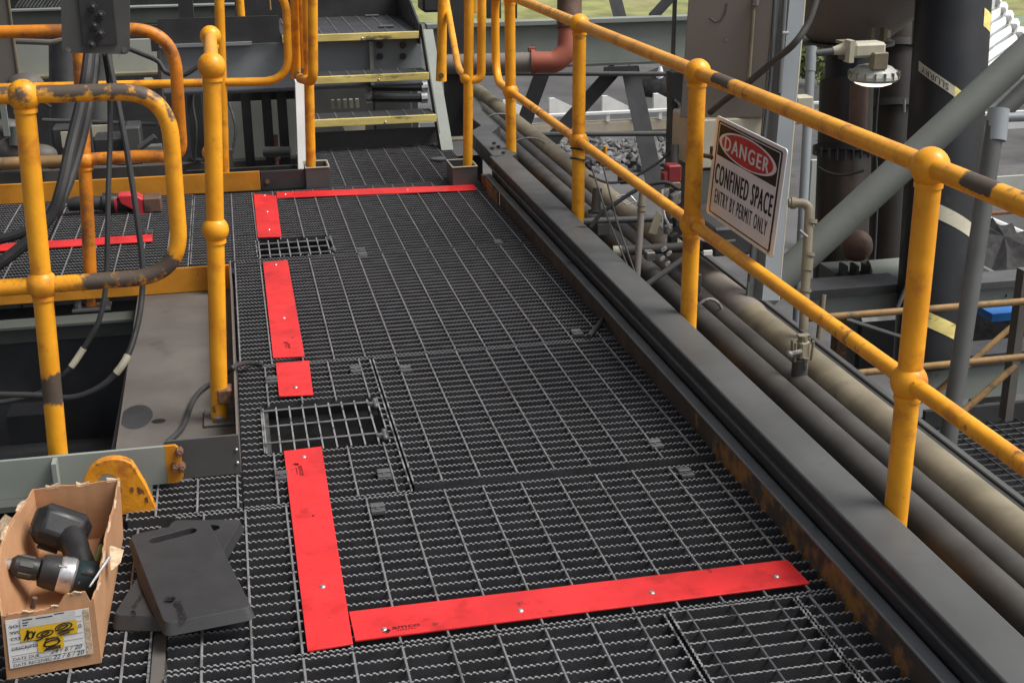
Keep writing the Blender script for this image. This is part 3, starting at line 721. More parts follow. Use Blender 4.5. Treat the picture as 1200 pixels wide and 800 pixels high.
for lab, x0, x1 in ((0, xl-.075, xl-.01), (1, xr+.012, xr+.085)):
    ya, za = y1-.10, 0.0; yb, zb = y3+.02, .70
    if lab == 0: ya = y1-.5; yb = y1+.05; za = .0; zb = .42
    mb = MB(); d = V((0, yb-ya, zb-za)); up = V((0, -(zb-za), yb-ya)).normalized()*.10
    if lab == 1:
        mb.prism([(x0, ya, za), (x0, ya+.14, za), (x0, yb+.14, zb-.02), (x0, yb, zb-.02)], (.008, 0, 0))
        mb.build('stringer', greend, r)
        MB().prism([(x0-.001, ya-.004, za), (x0-.001, yb-.004, zb-.05), (x1, yb-.004, zb-.05), (x1, ya-.004, za)], (0, .012, 0)).build('stringer_flange', green, r)
q0, q1 = at(351, 96, D=7.55), at(355, 200, D=7.1)
a = at(346, 96, D=7.55); b = at(357, 96, D=7.55); c_ = at(360, 205, D=7.4); d = at(350, 205, D=7.4)
MB().prism([a, b, c_, d], (0, .1, 0)).build('stringer', white, r)
# landing side and back upstands
a, b, c_, d, e = [at(px, py, y=y3+.3) for px, py in ((464, 2), (482, 6), (500, 22), (501, 45), (464, 45))]
MB().box((xl-.4, yb_+.002, .56), (xr, yb_+.017, .84)).build('landing_back_plate', steeld, r)
MB().prism([(xr-.009, y3+.02, .56), (xr-.009, y3+.02, .69), (xr-.009, y3+.40, .80), (xr-.009, yb_+.0, .82), (xr-.009, yb_+.0, .56)], (.012, 0, 0)).build('landing_side_plate', steeld, r)
for px, py in ((439, 18.5), (456, 31)):
    q = at(px, py, z=.645); MB().box((q.x-.07, q.y-.02, .64), (q.x+.03, q.y+.02, .652), .002).build('saddle_clip', clipm, r)
# landing support beam behind the steps, with bolts
by = y3+.12
bm_ = thing('landing_beam', 'blue grey bolted beam carrying the landing behind the steps', 'steel beam', (.5, by, .3))
MB().box((-.42, by, .30), (1.24, by+.012, .585)).build('web', bluegrey, bm_)
MB().box((-.42, by-.06, .585), (xl-.32, by+.08, .605)).build('top_flange', bluegrey, bm_)
MB().box((-.42, by-.05, .285), (1.24, by+.08, .2995)).build('bottom_flange', steeld, bm_)
MB().box((-.42, by-.035, .606), (xl-.14, by-.022, .76)).build('upstand', steeld, bm_)
q = at(434, 60, y=by); MB().box((q.x-.012, by-.06, .30), (q.x+.012, by-.001, .584)).build('stiffener', green, bm_)
for px, py in ((445, 53), (472, 53), (445, 66), (472, 66)):
    q = at(px, py, y=by-.001); MB().tube([q, q-Y*.018], .022, 8).build('bolt', steeld, bm_)
q = at(263, 60, y=by-.3)
# rods with bright caps under the second tread
for k, py in enumerate((102, 115)):
    a, b = at(432, py, D=8.9), at(497, py, D=8.9)
    o = thing('tie_rod', ('upper' if k == 0 else 'lower')+' dark rod with bright end caps between the treads', 'rod', a, 'rods behind the steps')
    MB().tube([a, b], .03, 10).build('rod', steeld, o)
    for p in (a, b): MB().tube([p-X*.02, p+X*.02], .036, 10).build('end_cap', silver, o)
a, b = at(400, 146, D=9.2), at(428, 158, D=9.2)
mb = MB(); mb.prism([at(400, 146, D=9.2), at(428, 146, D=9.2), at(428, 158, D=9.2), at(407, 158, D=9.2)], (0, .2, 0)); solo(mb, 'sheet_box', cream, 'pale tapered box seen under the lowest step', 'box', a)
a, b = at(366, 93, D=9.3), at(401, 98, D=9.3); mb = MB(); mb.box((a.x, a.y, b.z), (b.x, a.y+.1, a.z)); solo(mb, 'pale_bar', cream, 'short pale bar under the second step', 'bar', a)
a, b = at(380, 0, D=9.7), at(500, 200, D=9.7)
mb = MB(); mb.box((a.x-.15, a.y+.5, -.35), (b.x+.1, a.y+.55, .29)); solo(mb, 'back_panel', steel, 'dark steel panel behind the open risers of the steps', 'panel', (a.x, a.y+.5, -.35))
a, b = at(437, 94, D=9.6), at(490, 180, D=9.6)
mb = MB(); mb.box((a.x, a.y, b.z), (b.x, a.y+.1, a.z), .01); solo(mb, 'gear_housing', steel, 'grey housing block behind the two rods under the steps', 'housing', (a.x, a.y, b.z))
a, b = at(388, 118, D=9.6), at(420, 128, D=9.6)
mb = MB()
for k in range(5): mb.box((a.x+.045*k, a.y, b.z), (a.x+.045*k+.025, a.y+.05, a.z))
solo(mb, 'terminal_row', cream, 'row of small pale blocks in the dark behind the steps', 'terminal block', (a.x, a.y, b.z))

# stair rails
SY7 = 7.0
r = thing('stair_rail', 'yellow stair rail with a bent end on the right of the steps', 'stair rail', at(548, 200, y=SY7), 'yellow rails at the steps')
pb, pt = at(548, 195, y=SY7), at(550, -40, y=SY7)
MB().tube(dense([pb, pt]), .0265, 16, wear=None).build('post', yellow, r)
hp = fillet([at(565, -60, y=SY7), at(564, 92, y=SY7), at(548, 95, y=SY7)], .09, 8)
MB().tube(hp, .023, 14).build('hoop', yellow, r)
P = fillet([at(546, 92, y=SY7), at(537, 80, y=7.4), at(521, -10, y=8.4)], .12, 8)
MB().tube(P, .02, 14).build('sloped_rail', yellow, r)
MB().ball(at(546, 92, y=SY7), .033).build('joint', yellow, r)
a, b = at(517, 95, y=8.1), at(519, -20, y=8.1); MB().tube([a, a.lerp(b, .3), b], [.034, .03, .028], 14).build('bolted_upright', yellow, r)
MB().tube([at(517, 89, y=8.06), at(517, 89, y=8.02)], .018, 8).build('bolt', rust, r)
r = thing('stair_rail', 'yellow stair rail with a narrow loop on the left of the steps', 'stair rail', at(363, 215, y=7.0), 'yellow rails at the steps')
pb, pt = at(364.5, 203, y=7.12), at(359, -40, y=7.12); MB().tube(dense([pb, pt]), .0265, 16).build('post', yellow, r)
hp = fillet([at(366, -60, y=6.98), at(367, 96, y=6.98), at(352, 92, y=7.2)], .07, 8); MB().tube(hp, .026, 14).build('hoop', yellow, r)
a, b = at(346, 92, y=7.3), at(347, -30, y=7.3); MB().tube([a, b], .029, 14).build('bolted_upright', yellow, r)
MB().tube([at(352, -40, y=7.25), at(356, 80, y=7.25)], .016, 10).build('sloped_rail', yellow, r)
MB().tube([at(348, 88, y=7.25), at(348, 88, y=7.2)], .02, 8).build('bolt', rust, r)
def socket(label, x0, x1, y0, y1, h):
    o = thing('post_socket', label, 'post socket', (x0, y0, 0), 'steel sockets at the rail feet'); t = .01
    MB().box((x0, y0, .0), (x1, y0+t, h)).build('side', steel, o); MB().box((x0, y1-t, 0), (x1, y1, h)).build('side', steel, o)
    MB().box((x0, y0+t, 0), (x0+t, y1-t, h)).build('side', steel, o); MB().box((x1-t, y0+t, 0), (x1, y1-t, h)).build('side', steel, o)
    MB().box((x0+t, y0+t, 0), (x1-t, y1-t, .02)).build('bottom', steeld, o)
    mb = MB()
    for a, b in (((x0, y0), (x1, y0)), ((x0, y1), (x1, y1)), ((x0, y0), (x0, y1)), ((x1, y0), (x1, y1))): mb.tube([(*a, h), (*b, h)], .004, 6)
    mb.build('bare_rim', cream, o)
socket('open steel socket at the foot of the right stair rail', 1.135, 1.27, 6.90, 7.10, .105)
socket('open steel socket at the foot of the left stair rail', .358, .485, 7.06, 7.24, .11)
for lab, px, py in (('round steel washer pad left of the left socket foot', 373, 212), ('round steel washer pad by the right socket', 544, 206), ('round steel washer pad at the foot of the right stringer', 514, 187)):
    q = at(px, py, z=.004); mb = MB(); mb.tube([q, q+Z*.008], .045, 16); solo(mb, 'washer_pad', clipm, lab, 'washer', q, 'round washer pads near the steps')

# ================================================================ pipes outside the right handrail
def run(label, x, z, rad, y0, y1, mat, name='pipe', grp='pipes running beside the toe beam'):
    o = thing(name, label, 'pipe', (x, y0, z), grp)
    MB().tube(dense([(x, y0, z), (x, y1, z)], .25), rad, 28).build('pipe_wall', mat, o); return o
run('dark grey pipe closest to the toe beam', 1.63, .035, .046, 1.2, 9.2, pipeg)
pB = run('dark grey pipe in the middle of the three, carrying the small valve', 1.718, .035, .040, 1.2, 9.2, pipeg)
pC = run('thick dusty beige pipe farthest from the toe beam', 1.832, .03, .0575, 1.2, 9.9, beige)
MB().tube([(1.832, 4.35, .03), (1.832, 4.36, .03), (1.832, 5.35, .03), (1.832, 5.36, .03)], [.058, .064, .064, .058], 28).build('grey_sleeve', taupe, pC)
for yy in (1.5, 3.0, 4.3, 5.9, 7.2):
    mb = MB(); mb.box((1.57, yy, -.05), (1.95, yy+.05, -.035)); mb.box((1.575, yy, -.5), (1.60, yy+.05, -.05))
    solo(mb, 'pipe_support', steeld, 'steel cross support under the pipes, '+{1.5: 'nearest the camera', 3.0: 'near the small pipe valve', 4.3: 'below the danger sign', 5.9: 'by the third yellow post', 7.2: 'farthest along the toe beam'}[yy], 'pipe support', (1.7, yy, -.1), 'cross supports under the pipes')
e = thing('edge_channel', 'pale edged grey channel behind the thick beige pipe', 'channel', (1.99, 1.3, -.05))
MB().box((1.955, 1.2, -.02), (1.967, 5.6, .004)).build('dark_lip', rubber, e)
MB().box((1.972, 1.2, -.10), (1.995, 5.6, .012), .003).build('light_lip', steel, e)
MB().box((1.995, 1.2, -.10), (2.03, 5.6, -.092)).build('flange', greend, e)
for px, py, k in ((588, 158, 0), (846, 398, 1), (622, 205, 2)):
    c = at(px, py, x=1.718); pts = []
    for i in range(13):
        t = math.pi*(i/12); pts.append(V((1.70+.13*math.cos(t) if k != 1 else 1.66+.06*math.cos(t), c.y+.0, .03+.085*math.sin(t))))
    mb = MB(); mb.tube(pts, .006, 8)
    solo(mb, 'pipe_strap', boltm, ('thin strap over the far part of the pipes', 'dark round strap over the pipe near the danger sign', 'pale strap over the pipes near the third yellow post')[k], 'strap', pts[0], 'straps over the pipes')
# small valve on the middle pipe
vy = at(936, 448, x=1.718).y
r = thing('pipe_valve', 'small dusty clamp valve standing on the middle dark pipe', 'valve', (1.718, vy, .07))
MB().tube([(1.718, vy, .06), (1.718, vy, .125)], .026, 16).build('boss', pipeg, r)
c = V((1.722, vy, .155))
MB().obox(c, (V((1, .4, 0)), V((-.4, 1, 0)), Z), (.040, .034, .06), .006).build('valve_body', beige, r)
MB().tube([c+Z*.03, c+Z*.048], .016, 10).obox(c+Z*.048, (X, Y, Z), (.04, .02, .008), .002).build('cap', beige, r)
for sx in (-1, 1):
    MB().tube([c+V((.028*sx, -.012, -.035)), c+V((.03*sx, -.014, .03))], .0045, 6).tube([c+V((.028*sx, .016, -.03)), c+V((.03*sx, .016, .03))], .004, 6).build('clamp_arm', beige, r)
MB().tube([c+V((-.05, -.02, -.005)), c+V((-.01, -.018, .0))], .009, 8).ball(c+V((-.052, -.02, -.006)), .013, 8, 6).tube([c+V((.004, -.026, -.055)), c+V((.004, -.028, -.02))], .008, 8).build('fitting', boltm, r)

# ================================================================ danger sign
SX = 1.535
tl_, tr_, br_, bl_ = [at(px, py, x=SX) for px, py in ((840, 135), (921, 176), (905, 303), (826, 249))]
O = tl_; U = ((tr_-tl_)+(br_-bl_))/2; W = ((bl_-tl_)+(br_-tr_))/2
sg = thing('danger_sign', 'DANGER CONFINED SPACE sign strapped to the outside of the right handrail', 'sign', bl_)
def sp(u, v, d=0.): return O+U*u+W*v-X*d
def rrect(u0, v0, u1, v1, rad, d):
    L = U.length; H = W.length; P = [(u0, v0), (u1, v0), (u1, v1), (u0, v1)]; out = []
    for i, (u, v) in enumerate(P):
        su = 1 if u == u0 else -1; sv = 1 if v == v0 else -1
        cu, cv = u+su*rad/L, v+sv*rad/H; a0 = (180, 270, 0, 90)[i]
        for k in range(6):
            t = R(a0+90*k/5); out.append(sp(cu+math.cos(t)*rad/L, cv+math.sin(t)*rad/H, d))
    return out
MB().prism(rrect(0, 0, 1, 1, .014, 0), (.003, 0, 0)).build('board', signw, sg)
def flat(poly, name, mat): mb = MB(); mb.prism(poly, (.0004, 0, 0)); return mb.build(name, mat, sg)
flat(rrect(.045, .035, .955, .965, .008, .0006), 'border', signk)
flat(rrect(.065, .05, .935, .95, .006, .0011), 'white_face', signw)
flat(rrect(.075, .058, .925, .365, .004, .0016), 'black_header', signk)
def ell(k, d): return [sp(.5+.41*k*math.cos(t)*(1 if k == 1 else .985), .213+.145*k*math.sin(t), d) for t in [2*math.pi*i/40 for i in range(40)]]
flat(ell(1, .0021), 'oval_rim', signw); flat(ell(.91, .0026), 'red_oval', signr)
Un, Wn = U.normalized(), -W.normalized()
def word(s, v, width, height, mat, bold, name, d):
    o = letters(s, 1., (0, 0, 0), X, Y, mat, sg, name, align='CENTER', bold=0, space=1.22)
    xs = [q.co.x for q in o.data.vertices]; ys = [q.co.y for q in o.data.vertices]
    po = origin(sg); x0, x1, y0, y1 = min(xs)+po.x, max(xs)+po.x, min(ys)+po.y, max(ys)+po.y
    for q in o.data.vertices:
        a = (q.co.x+po.x-x0)/(x1-x0); b = (q.co.y+po.y-y0)/(y1-y0)
        q.co = sp(.5+(a-.5)*width, v+(.5-b)*height, d)-po
    if bold:
        c = o.copy(); 
        for k, (du, dv) in enumerate(((bold, 0), (-bold, 0), (0, bold*.6))):
            me = o.data.copy()
            for q in me.vertices: q.co += U*du+W*dv-X*.00012*(k+1)
            bm = bmesh.new(); bm.from_mesh(o.data if k == 0 else keep); bm.from_mesh(me); keep = bpy.data.meshes.new(name); bm.to_mesh(keep); bm.free()
        bpy.data.objects.remove(c); keep.materials.append(mat); o.data = keep
    return o
word('DANGER', .215, .63, .135, signw, .0052, 'word_danger', .0031)
word('CONFINED SPACE', .545, .83, .20, signk, .0045, 'word_confined_space', .0016)
word('ENTRY BY PERMIT ONLY', .77, .77, .145, signk, .0016, 'word_entry_by_permit_only', .0016)
for u, v in ((.5, .02),):
    q = sp(.02, .42, -.01); MB().tube([q, V((HX+.03, 4.09, q.z))], .008, 8).obox(q+V((.012, .03, 0)), (X, Y, Z), (.012, .10, .045), .002).build('bracket', rubber, sg)
q = sp(.93, .97, .001)
MB().ball(sp(.94, .96, .001), .005, 8, 6).build('rivet', boltm, sg)

# ================================================================ cardboard box with drill
def hit(px, py, P0, N):
    d = (px-600)/FPX*RT-(py-400)/FPX*UP+FW; return EYE+d*((P0-EYE).dot(N)/d.dot(N))
FL, FR, BR_, BL_ = V((-.563, 2.549, .002)), V((-.372, 2.571, .002)), V((-.362, 3.155, .002)), V((-.566, 3.159, .002))
TFL, TFR, TBR, TBL = V((-.5535, 2.545, .156)), V((-.3715, 2.571, .158)), V((-.354, 3.155, .163)), V((-.566, 3.159, .160))
bx = thing('cardboard_box', 'open torn cardboard box holding a cordless drill, on the grating at the lower left', 'box', (-.46, 2.85, 0))
def cwall(name, a, b, ta, tb, nrm, bulge=0., amp=.006, n=26, mids=None):
    th = .0045; nrm = V(nrm); vs = []; fs = []; tops = []
    for i in range(n+1):
        t = i/n; lo = a.lerp(b, t); hi = ta.lerp(tb, t)+Z*(random.uniform(-amp, amp)*.4+amp*.6*math.sin(t*11+nrm.x*2))+nrm*(bulge*math.sin(math.pi*t)+random.uniform(-.001, .001))
        if mids: hi += mids(t)
        md_ = lo.lerp(hi, .5)+nrm*bulge*.2*math.sin(math.pi*t)
        for p in (lo, md_, hi): vs += [p, p-nrm*th]
        tops.append(hi-nrm*th/2)
    for i in range(n):
        q = i*6
        for k in (0, 2): fs += [(q+k, q+6+k, q+8+k, q+2+k), (q+k+1, q+k+3, q+k+9, q+k+7)]
        fs += [(q+4, q+10, q+11, q+5), (q, q+1, q+7, q+6)]
    fs += [(0, 2, 3, 1), (2, 4, 5, 3), (n*6, n*6+1, n*6+3, n*6+2), (n*6+2, n*6+3, n*6+5, n*6+4)]
    w_ = MB().add(vs, fs).build(name, card, bx)
    mb = MB()
    for i in range(n):
        if random.random() < (.8 if math.sin(i*.9+nrm.x*3+1) > .25 else .0):
            p, q = tops[i], tops[i+1]; L = .0035+.003*math.sin(i*1.7+nrm.y*3); o = nrm*.001
            mb.prism([p-nrm*.003-Z*.004, q-nrm*.003-Z*.004, q+Z*(.0035+.003*math.sin((i+1)*1.7+nrm.y*3))+o, p+Z*L+o], nrm*.005)
    mb.build('torn_edge', cardtorn, w_)['kind'] = 'stuff'; return w_
cwall('front_wall', FL, FR, TFL, TFR, (.115, -.99, 0), amp=.004, mids=lambda t: Z*(.022*max(0, min(1, (t-.62)*12)) if t < .96 else 0))
cwall('right_wall', FR, BR_, TFR, TBR, (1, 0, 0), amp=.007, n=34, mids=lambda t: Z*(-.018*math.exp(-((t-.16)/.1)**2)))
cwall('back_wall', BR_, BL_, TBR, TBL, (0, 1, 0), amp=.003, n=20)
cwall('left_wall', BL_, FL, TBL, TFL, (-1, 0, 0), bulge=.040, amp=.005, n=30)
MB().prism([FL, FR, BR_, BL_], (0, 0, .004)).build('bottom', card, bx)
p = [at(0, 640, z=.155), at(17, 608, z=.16), at(6, 602, z=.17), at(-25, 640, z=.12), at(-25, 690, z=.10)]
MB().prism(p, (0, 0, -.004)).build('folded_flap', cardtorn, bx)
MB().prism([at(128, 640, z=.15), at(143, 645, z=.145), at(139, 660, z=.125), at(130, 668, z=.13)], (.004, .004, 0)).build('torn_flap', cardtorn, bx)
MB().tube([at(38, 712, y=2.60), at(41, 700, y=2.60)], .006, 8).build('hand_slot', rust, bx)
# label
Pn = (FR-FL).cross(TFL-FL).normalized()
if Pn.y > 0: Pn = -Pn
base = FL+Pn*.003
def onf(px, py, d=0.): return hit(px, py, base+Pn*d, Pn)
lab = MB().prism([onf(6, 727), onf(104, 712), onf(109.5, 765), onf(12, 783)], -Pn*.0006).build('paper_label', paper, bx)
c0, c1, c2, c3 = onf(12, 783), onf(109.5, 765), onf(104, 712), onf(6, 727)
def lb(u, v, d=.0008): return (c0.lerp(c1, u)).lerp(c3.lerp(c2, u), v)+Pn*d
def lquad(name, mat, u0, v0, u1, v1, d): return MB().prism([lb(u0, v0, d), lb(u1, v0, d), lb(u1, v1, d), lb(u0, v1, d)], -Pn*.0003).build(name, mat, lab)
lquad('tape_strip', cardtorn, .925, -.0, .995, .99, .0012)
mb = MB()
for v in (.12, .25, .38, .50, .62, .75, .86):
    mb.prism([lb(.03, v), lb(.90, v), lb(.90, v+.008), lb(.03, v+.008)], -Pn*.0002)
mb.build('ruled_lines', inkg, lab)
def lt(s, u, v, h, sx=1.2, mat=ink, slant=0., d=.0016):
    LW, LH = (c1-c0).length, (c3-c0).length
    letters(s, h, lb(u, v), X, Z, mat, lab, 'printed_text', fn=lambda a, b: lb(u+(a*sx+slant*b)/LW, v+b/LH, d))
lt('SO.', .04, .86, .0112); lt('WO.', .04, .73, .0112); lt('CUST', .04, .60, .0112); lt('DESCRIPTION', .04, .40, .0108, 1.0)
lt('DATE DUE.', .04, .18, .0108, 1.05); lt('DATE RECEIVED.', .04, .055, .0108, 1.0)
lt('22 / 6 / 20', .52, .075, .015, 1.0, slant=.25); lt('24 / 6 / 20', .50, .21, .015, 1.0, slant=.25); lt('0', .85, .66, .012, 1.2)
lquad('clear_label', papercl, .17, .80, .83, 1.02, .0022)
mb = MB()
for u, v, L in ((.2, .96, .12), (.2, .90, .07), (.2, .85, .05), (.36, .955, .2), (.58, .985, .12)):
    mb.prism([lb(u, v, .0026), lb(u+L, v, .0026), lb(u+L, v+.02, .0026), lb(u, v+.02, .0026)], -Pn*.0002)
mb.build('fine_print', ink, lab)
tg_ = lquad('yellow_tag', ytag, .16, .52, .84, .80, .0019)
lquad('yellow_tag', ytag, .35, .24, .66, .5195, .0019)
mb = MB()
for (u, v, ru, rv) in ((.68, .70, .10, .075), (.67, .70, .06, .03), (.45, .62, .10, .06), (.45, .62, .05, .025), (.52, .40, .10, .055), (.52, .42, .09, .09), (.28, .64, .03, .07)):
    pts = [lb(u+ru*math.cos(t), v+rv*math.sin(t)+.02*math.cos(t), .0026) for t in [2*math.pi*k/18 for k in range(19)]]; mb.tube(pts, .0013, 5)
for (u0, v0, u1, v1) in ((.6, .58, .8, .63), (.62, .54, .74, .57), (.44, .30, .62, .32), (.42, .27, .62, .28), (.33, .50, .42, .53), (.2, .55, .26, .74), (.24, .55, .25, .75), (.30, .58, .34, .70), (.45, .51, .60, .50)):
    mb.tube([lb(u0, v0, .0026), lb(u1, v1, .0026)], .0017, 5)
mb.build('marker_scrawl', ink, lab)

# drill
DY = 2.86
def dp(px, py, y=DY): return at(px, py, y=y)
ax0, ax1 = dp(4, 659), dp(120, 682); A = (ax1-ax0).normalized(); L = (ax1-ax0).length
dr = thing('cordless_drill', 'black cordless drill with silver collar lying in the cardboard box', 'power tool', (ax0.x+.1, DY, .02))
def lathe(prof, name, mat, par, seg=22, org=ax0, axis=A):
    mb = MB(); pts = [org+axis*t for t, _ in prof]; mb.tube(pts, [q for _, q in prof], seg); return mb.build(name, mat, par)
k = L/115; k_d = k
lathe([(-12*k, .0035), (3*k, .0040)], 'drill_bit', boltm, dr)
lathe([(0*k, .007), (2*k, .012), (8*k, .015), (9*k, .012)], 'chuck_jaws', silver, dr)
ck = lathe([(8*k, .014), (13*k, .024), (20*k, .0255), (34*k, .0265), (40*k, .026), (41*k, .022)], 'chuck', plastic, dr)
N2 = A.cross(V((0, 1, 0))).normalized()
for t in range(6):
    a = t*math.pi/3+.3; d = (Y*math.cos(a)+N2*math.sin(a)); MB().obox(ax0+A*26*k+d*.0255, (A, d, A.cross(d)), (16*k, .004, .012), .001).build('grip_flat', pipeg, ck)
lathe([(41*k, 0.0264), (43*k, 0.0363), (50*k, 0.0396), (63*k, 0.0413), (64*k, 0.0374)], 'clutch_ring', plastic, dr)
lathe([(63.5*k, 0.0407), (66*k, 0.0424), (80*k, 0.0435), (83*k, 0.0396)], 'gear_collar', silver, dr)
lathe([(82*k, 0.0396), (86*k, 0.0451), (102*k, 0.0455), (113*k, 0.0430), (118*k, 0.0330), (119*k, 0.0110)], 'motor_body', teal, dr)
q = ax0+A*72*k-Y*.02+Z*.032; MB().obox(q, (A, Y, Z), (.022, .014, .012), .002).obox(q+A*.01-Z*.018-Y*.012, (A, Y, Z), (.014, .01, .02), .002).build('gear_switch', boltm, dr)
for t in (0, 1, 2):
    MB().obox(ax0+A*(98+7*t)*k+Z*.036-Y*.018, (A, Y, Z), (.010, .004, .004)).build('vent_slot', boltm, dr)
hb = dp(97, 668, DY+.015); he = at(84, 630, y=3.0)
mb = MB(); mb.tube([dp(100, 678), hb, hb.lerp(he, .5)+Z*.006, he], [.036, .034, .031, .036], 16); mb.build('handle', plastic, dr)
bc = at(71, 619, y=3.03); ua = (at(103, 626, y=3.04)-at(42, 606, y=3.04)).normalized(); wa = V((-.05, .55, .8)); va = ua.cross(wa).normalized(); wa = va.cross(ua)
bat = MB().obox(bc, (ua, va, wa), (.132, .095, .098), .022).build('battery', plastic, dr, bev=.007)
MB().obox(bc+va*.012-wa*.003, (ua, va, wa), (.137, .022, .07), .006).build('battery_rim', rubber, bat)
MB().obox(bc-ua*.0665-va*.014+wa*.01, (ua, va, wa), (.004, .030, .036), .001).build('battery_clip', beige, bat)
for s_ in (-.03, .0, .03): MB().obox(bc+ua*s_+wa*.0495, (ua, va, wa), (.016, .018, .003), .001).build('battery_rib', pipeg, bat)
mb = MB(); a, b = at(110, 660, y=3.0), at(119, 640, y=3.07); mk = thing('marker_pen', 'olive marker pen with black cap in the cardboard box', 'pen', a)
MB().tube([a, b], .0085, 10).build('barrel', olive, mk); MB().tube([b, b+(b-a)*.6], .0095, 10).build('cap', plastic, mk)
a, b = at(105, 687, y=2.66), at(128, 653, y=2.74); mb = MB(); mb.tube([a, b], [.0022, .004], 8); solo(mb, 'steel_punch', silver, 'bright thin steel punch leaning against the right wall of the cardboard box', 'hand tool', a)

# ================================================================ foam kneeling pads
def kneepad(label, corners, zs, th, slot, grp='foam kneeling pads'):
    P = [at(px, py, z=z) for (px, py), z in zip(corners, zs)]; c = sum(P, V())/4
    o = thing('kneeling_pad', label, 'kneeling pad', (c.x, c.y, c.z-th), grp)
    U_ = (P[1]-P[0]).normalized(); N_ = U_.cross(P[3]-P[0]).normalized(); N_ = N_ if N_.z > 0 else -N_; W_ = N_.cross(U_)
    if W_.dot(P[3]-P[0]) < 0: W_ = -W_
    to = lambda p: ((p-P[0]).dot(U_), (p-P[0]).dot(W_))
    q = [to(p) for p in P]; lp = [(v.x, v.y) for v in fillet([V((*((V(q[3])+V(q[0]))/2), 0)) if 0 else V(((q[3][0]+q[0][0])/2, (q[3][1]+q[0][1])/2, 0))]+[V((*t, 0)) for t in q]+[V(((q[3][0]+q[0][0])/2, (q[3][1]+q[0][1])/2, 0))], 0.020, 5)[:-1]]
    (sx0, sy0), (sx1, sy1) = [to(at(px, py, z=zs[0])) for px, py in slot]
    dx, dy = sx1-sx0, sy1-sy0; Ls = math.hypot(dx, dy); a0 = math.atan2(dy, dx); rr_ = .0155
    hole = circ(sx1, sy1, rr_, 8, a0-math.pi/2, a0+math.pi/2, False)+circ(sx0, sy0, rr_, 8, a0+math.pi/2, a0+1.5*math.pi, False)
    mb = MB(); mb.holed(lp, [hole], P[0], U_, W_, N_, th, inset=.016); mb.build('foam_body', pad, o, bev=.005)
    return o, P[0], U_, W_, N_
o2, *b2 = kneepad('lower charcoal kneeling pad, mostly hidden under the upper pad', [(203, 609), (283, 608), (216, 722), (133, 720)], [.034]*4, .031, [(222, 616), (250, 618)])
logo(o2, 0, 0, 0, .022, padtext, name='pressed_leaf', O=at(155, 712, z=.0350), U=(at(163, 703, z=.036)-at(156, 713, z=.036)).normalized(), W=(at(150, 708, z=.036)-at(156, 711, z=.036)).normalized(), sub=False)
o1, *b1 = kneepad('upper charcoal kneeling pad with a slot handle, lying across another pad', [(152.5, 626.5), (243, 607.5), (294.5, 710.5), (193, 730)], [.064]*4, .026, [(181, 632.5), (223, 621.5)])
logo(o1, 0, 0, 0, .027, padtext, name='pressed_leaf', O=at(209, 703, z=.0690), U=(at(216, 724, z=.07)-at(208, 702, z=.07)).normalized(), W=(at(222, 698, z=.07)-at(208, 702, z=.07)).normalized(), sub=False)

# ================================================================ background machinery
def pbox(name, label, cat, x0, y0, x1, y1, D, dep, mat, ch=0., grp=None, parent=None):
    p, q = at(x0, y1, D=D), at(x1, y1, D=D); yy = (p.y+q.y)/2
    a, b = at(x0, (y0+y1)/2, y=yy), at(x1, (y0+y1)/2, y=yy); zb, zt_ = at((x0+x1)/2, y1, y=yy).z, at((x0+x1)/2, y0, y=yy).z
    mb = MB(); mb.box((a.x, yy, zb), (b.x, yy+dep, zt_), ch)
    if parent: return mb.build(name, mat, parent)
    return solo(mb, name, mat, label, cat, ((a.x+b.x)/2, yy, zb), grp)
def ptube(name, label, cat, pts, rpx, D, mat, seg=14, grp=None, parent=None, fil=0):
    P = [at(px, py, D=D if not isinstance(D, list) else D[i]) for i, (px, py) in enumerate(pts)]
    d0 = D if not isinstance(D, list) else D[0]
    if fil: P = fillet(P, fil, 8)
    mb = MB(); mb.tube(P, rpx*d0/FPX, seg)
    if parent: return mb.build(name, mat, parent)
    return solo(mb, name, mat, label, cat, P[0], grp)

# --- left rear
pbox('plant_wall', 'large dark steel wall far behind the left walkway', 'wall', -120, -60, 352, 240, 12.5, .1, steeld)
pbox('upright_plate', 'brown grey upright plate at the far left edge', 'column', -40, -60, 11, 104, 8.6, .12, taupe)
pbox('edge_strip', 'pale narrow edge beside the brown grey upright plate', 'strip', 11.5, -60, 13.5, 104, 8.62, .03, beige)
b = pbox('walkway_beam', 'long grey beam under the upper left walkway', 'steel beam', -60, 10.5, 352, 28, 9.6, .1, greend)
pbox('top_lip', None, None, -60, 8.5, 352, 10.3, 9.55, .12, green, parent=b)
for k in range(14):
    x = 18+k*4.2
    ptube('tread_bar', None, None, [(x, 9), (x+9, -4)], .9, 9.75, rodm, 5, parent=b)
w1 = pbox('pale_girder', 'pale grey green girder behind the dark column at the left', 'steel beam', 14, 48, 216, 87, 10.4, .05, paleg)
pbox('bottom_flange', None, None, 14, 87.3, 216, 90, 10.3, .2, beige, parent=w1)
ptube('vertical_duct', 'thick dark vertical duct behind the black cables', 'duct', [(77, 44), (78, 172)], 19, 9.6, steeld, 22)
ptube('vertical_duct', 'narrower dark duct right of the thick one', 'duct', [(116, 60), (117, 175)], 15, 9.9, steel, 20)
c = pbox('dark_column', 'dark column left of the tall yellow post', 'column', 216, -40, 233, 210, 9.0, .15, steeld)
pbox('column_plate', None, None, 219, 42, 231, 44.5, 8.9, .02, steel, parent=c)
ptube('pipe_sleeve', None, None, [(229, 186), (229, 189)], 9, 8.9, steel, 14, parent=c)
ptube('float_ball', 'dusty round drum beside the dark column', 'drum', [(186, 38), (190, 46), (200, 56)], 9.5, 8.8, taupe, 18)
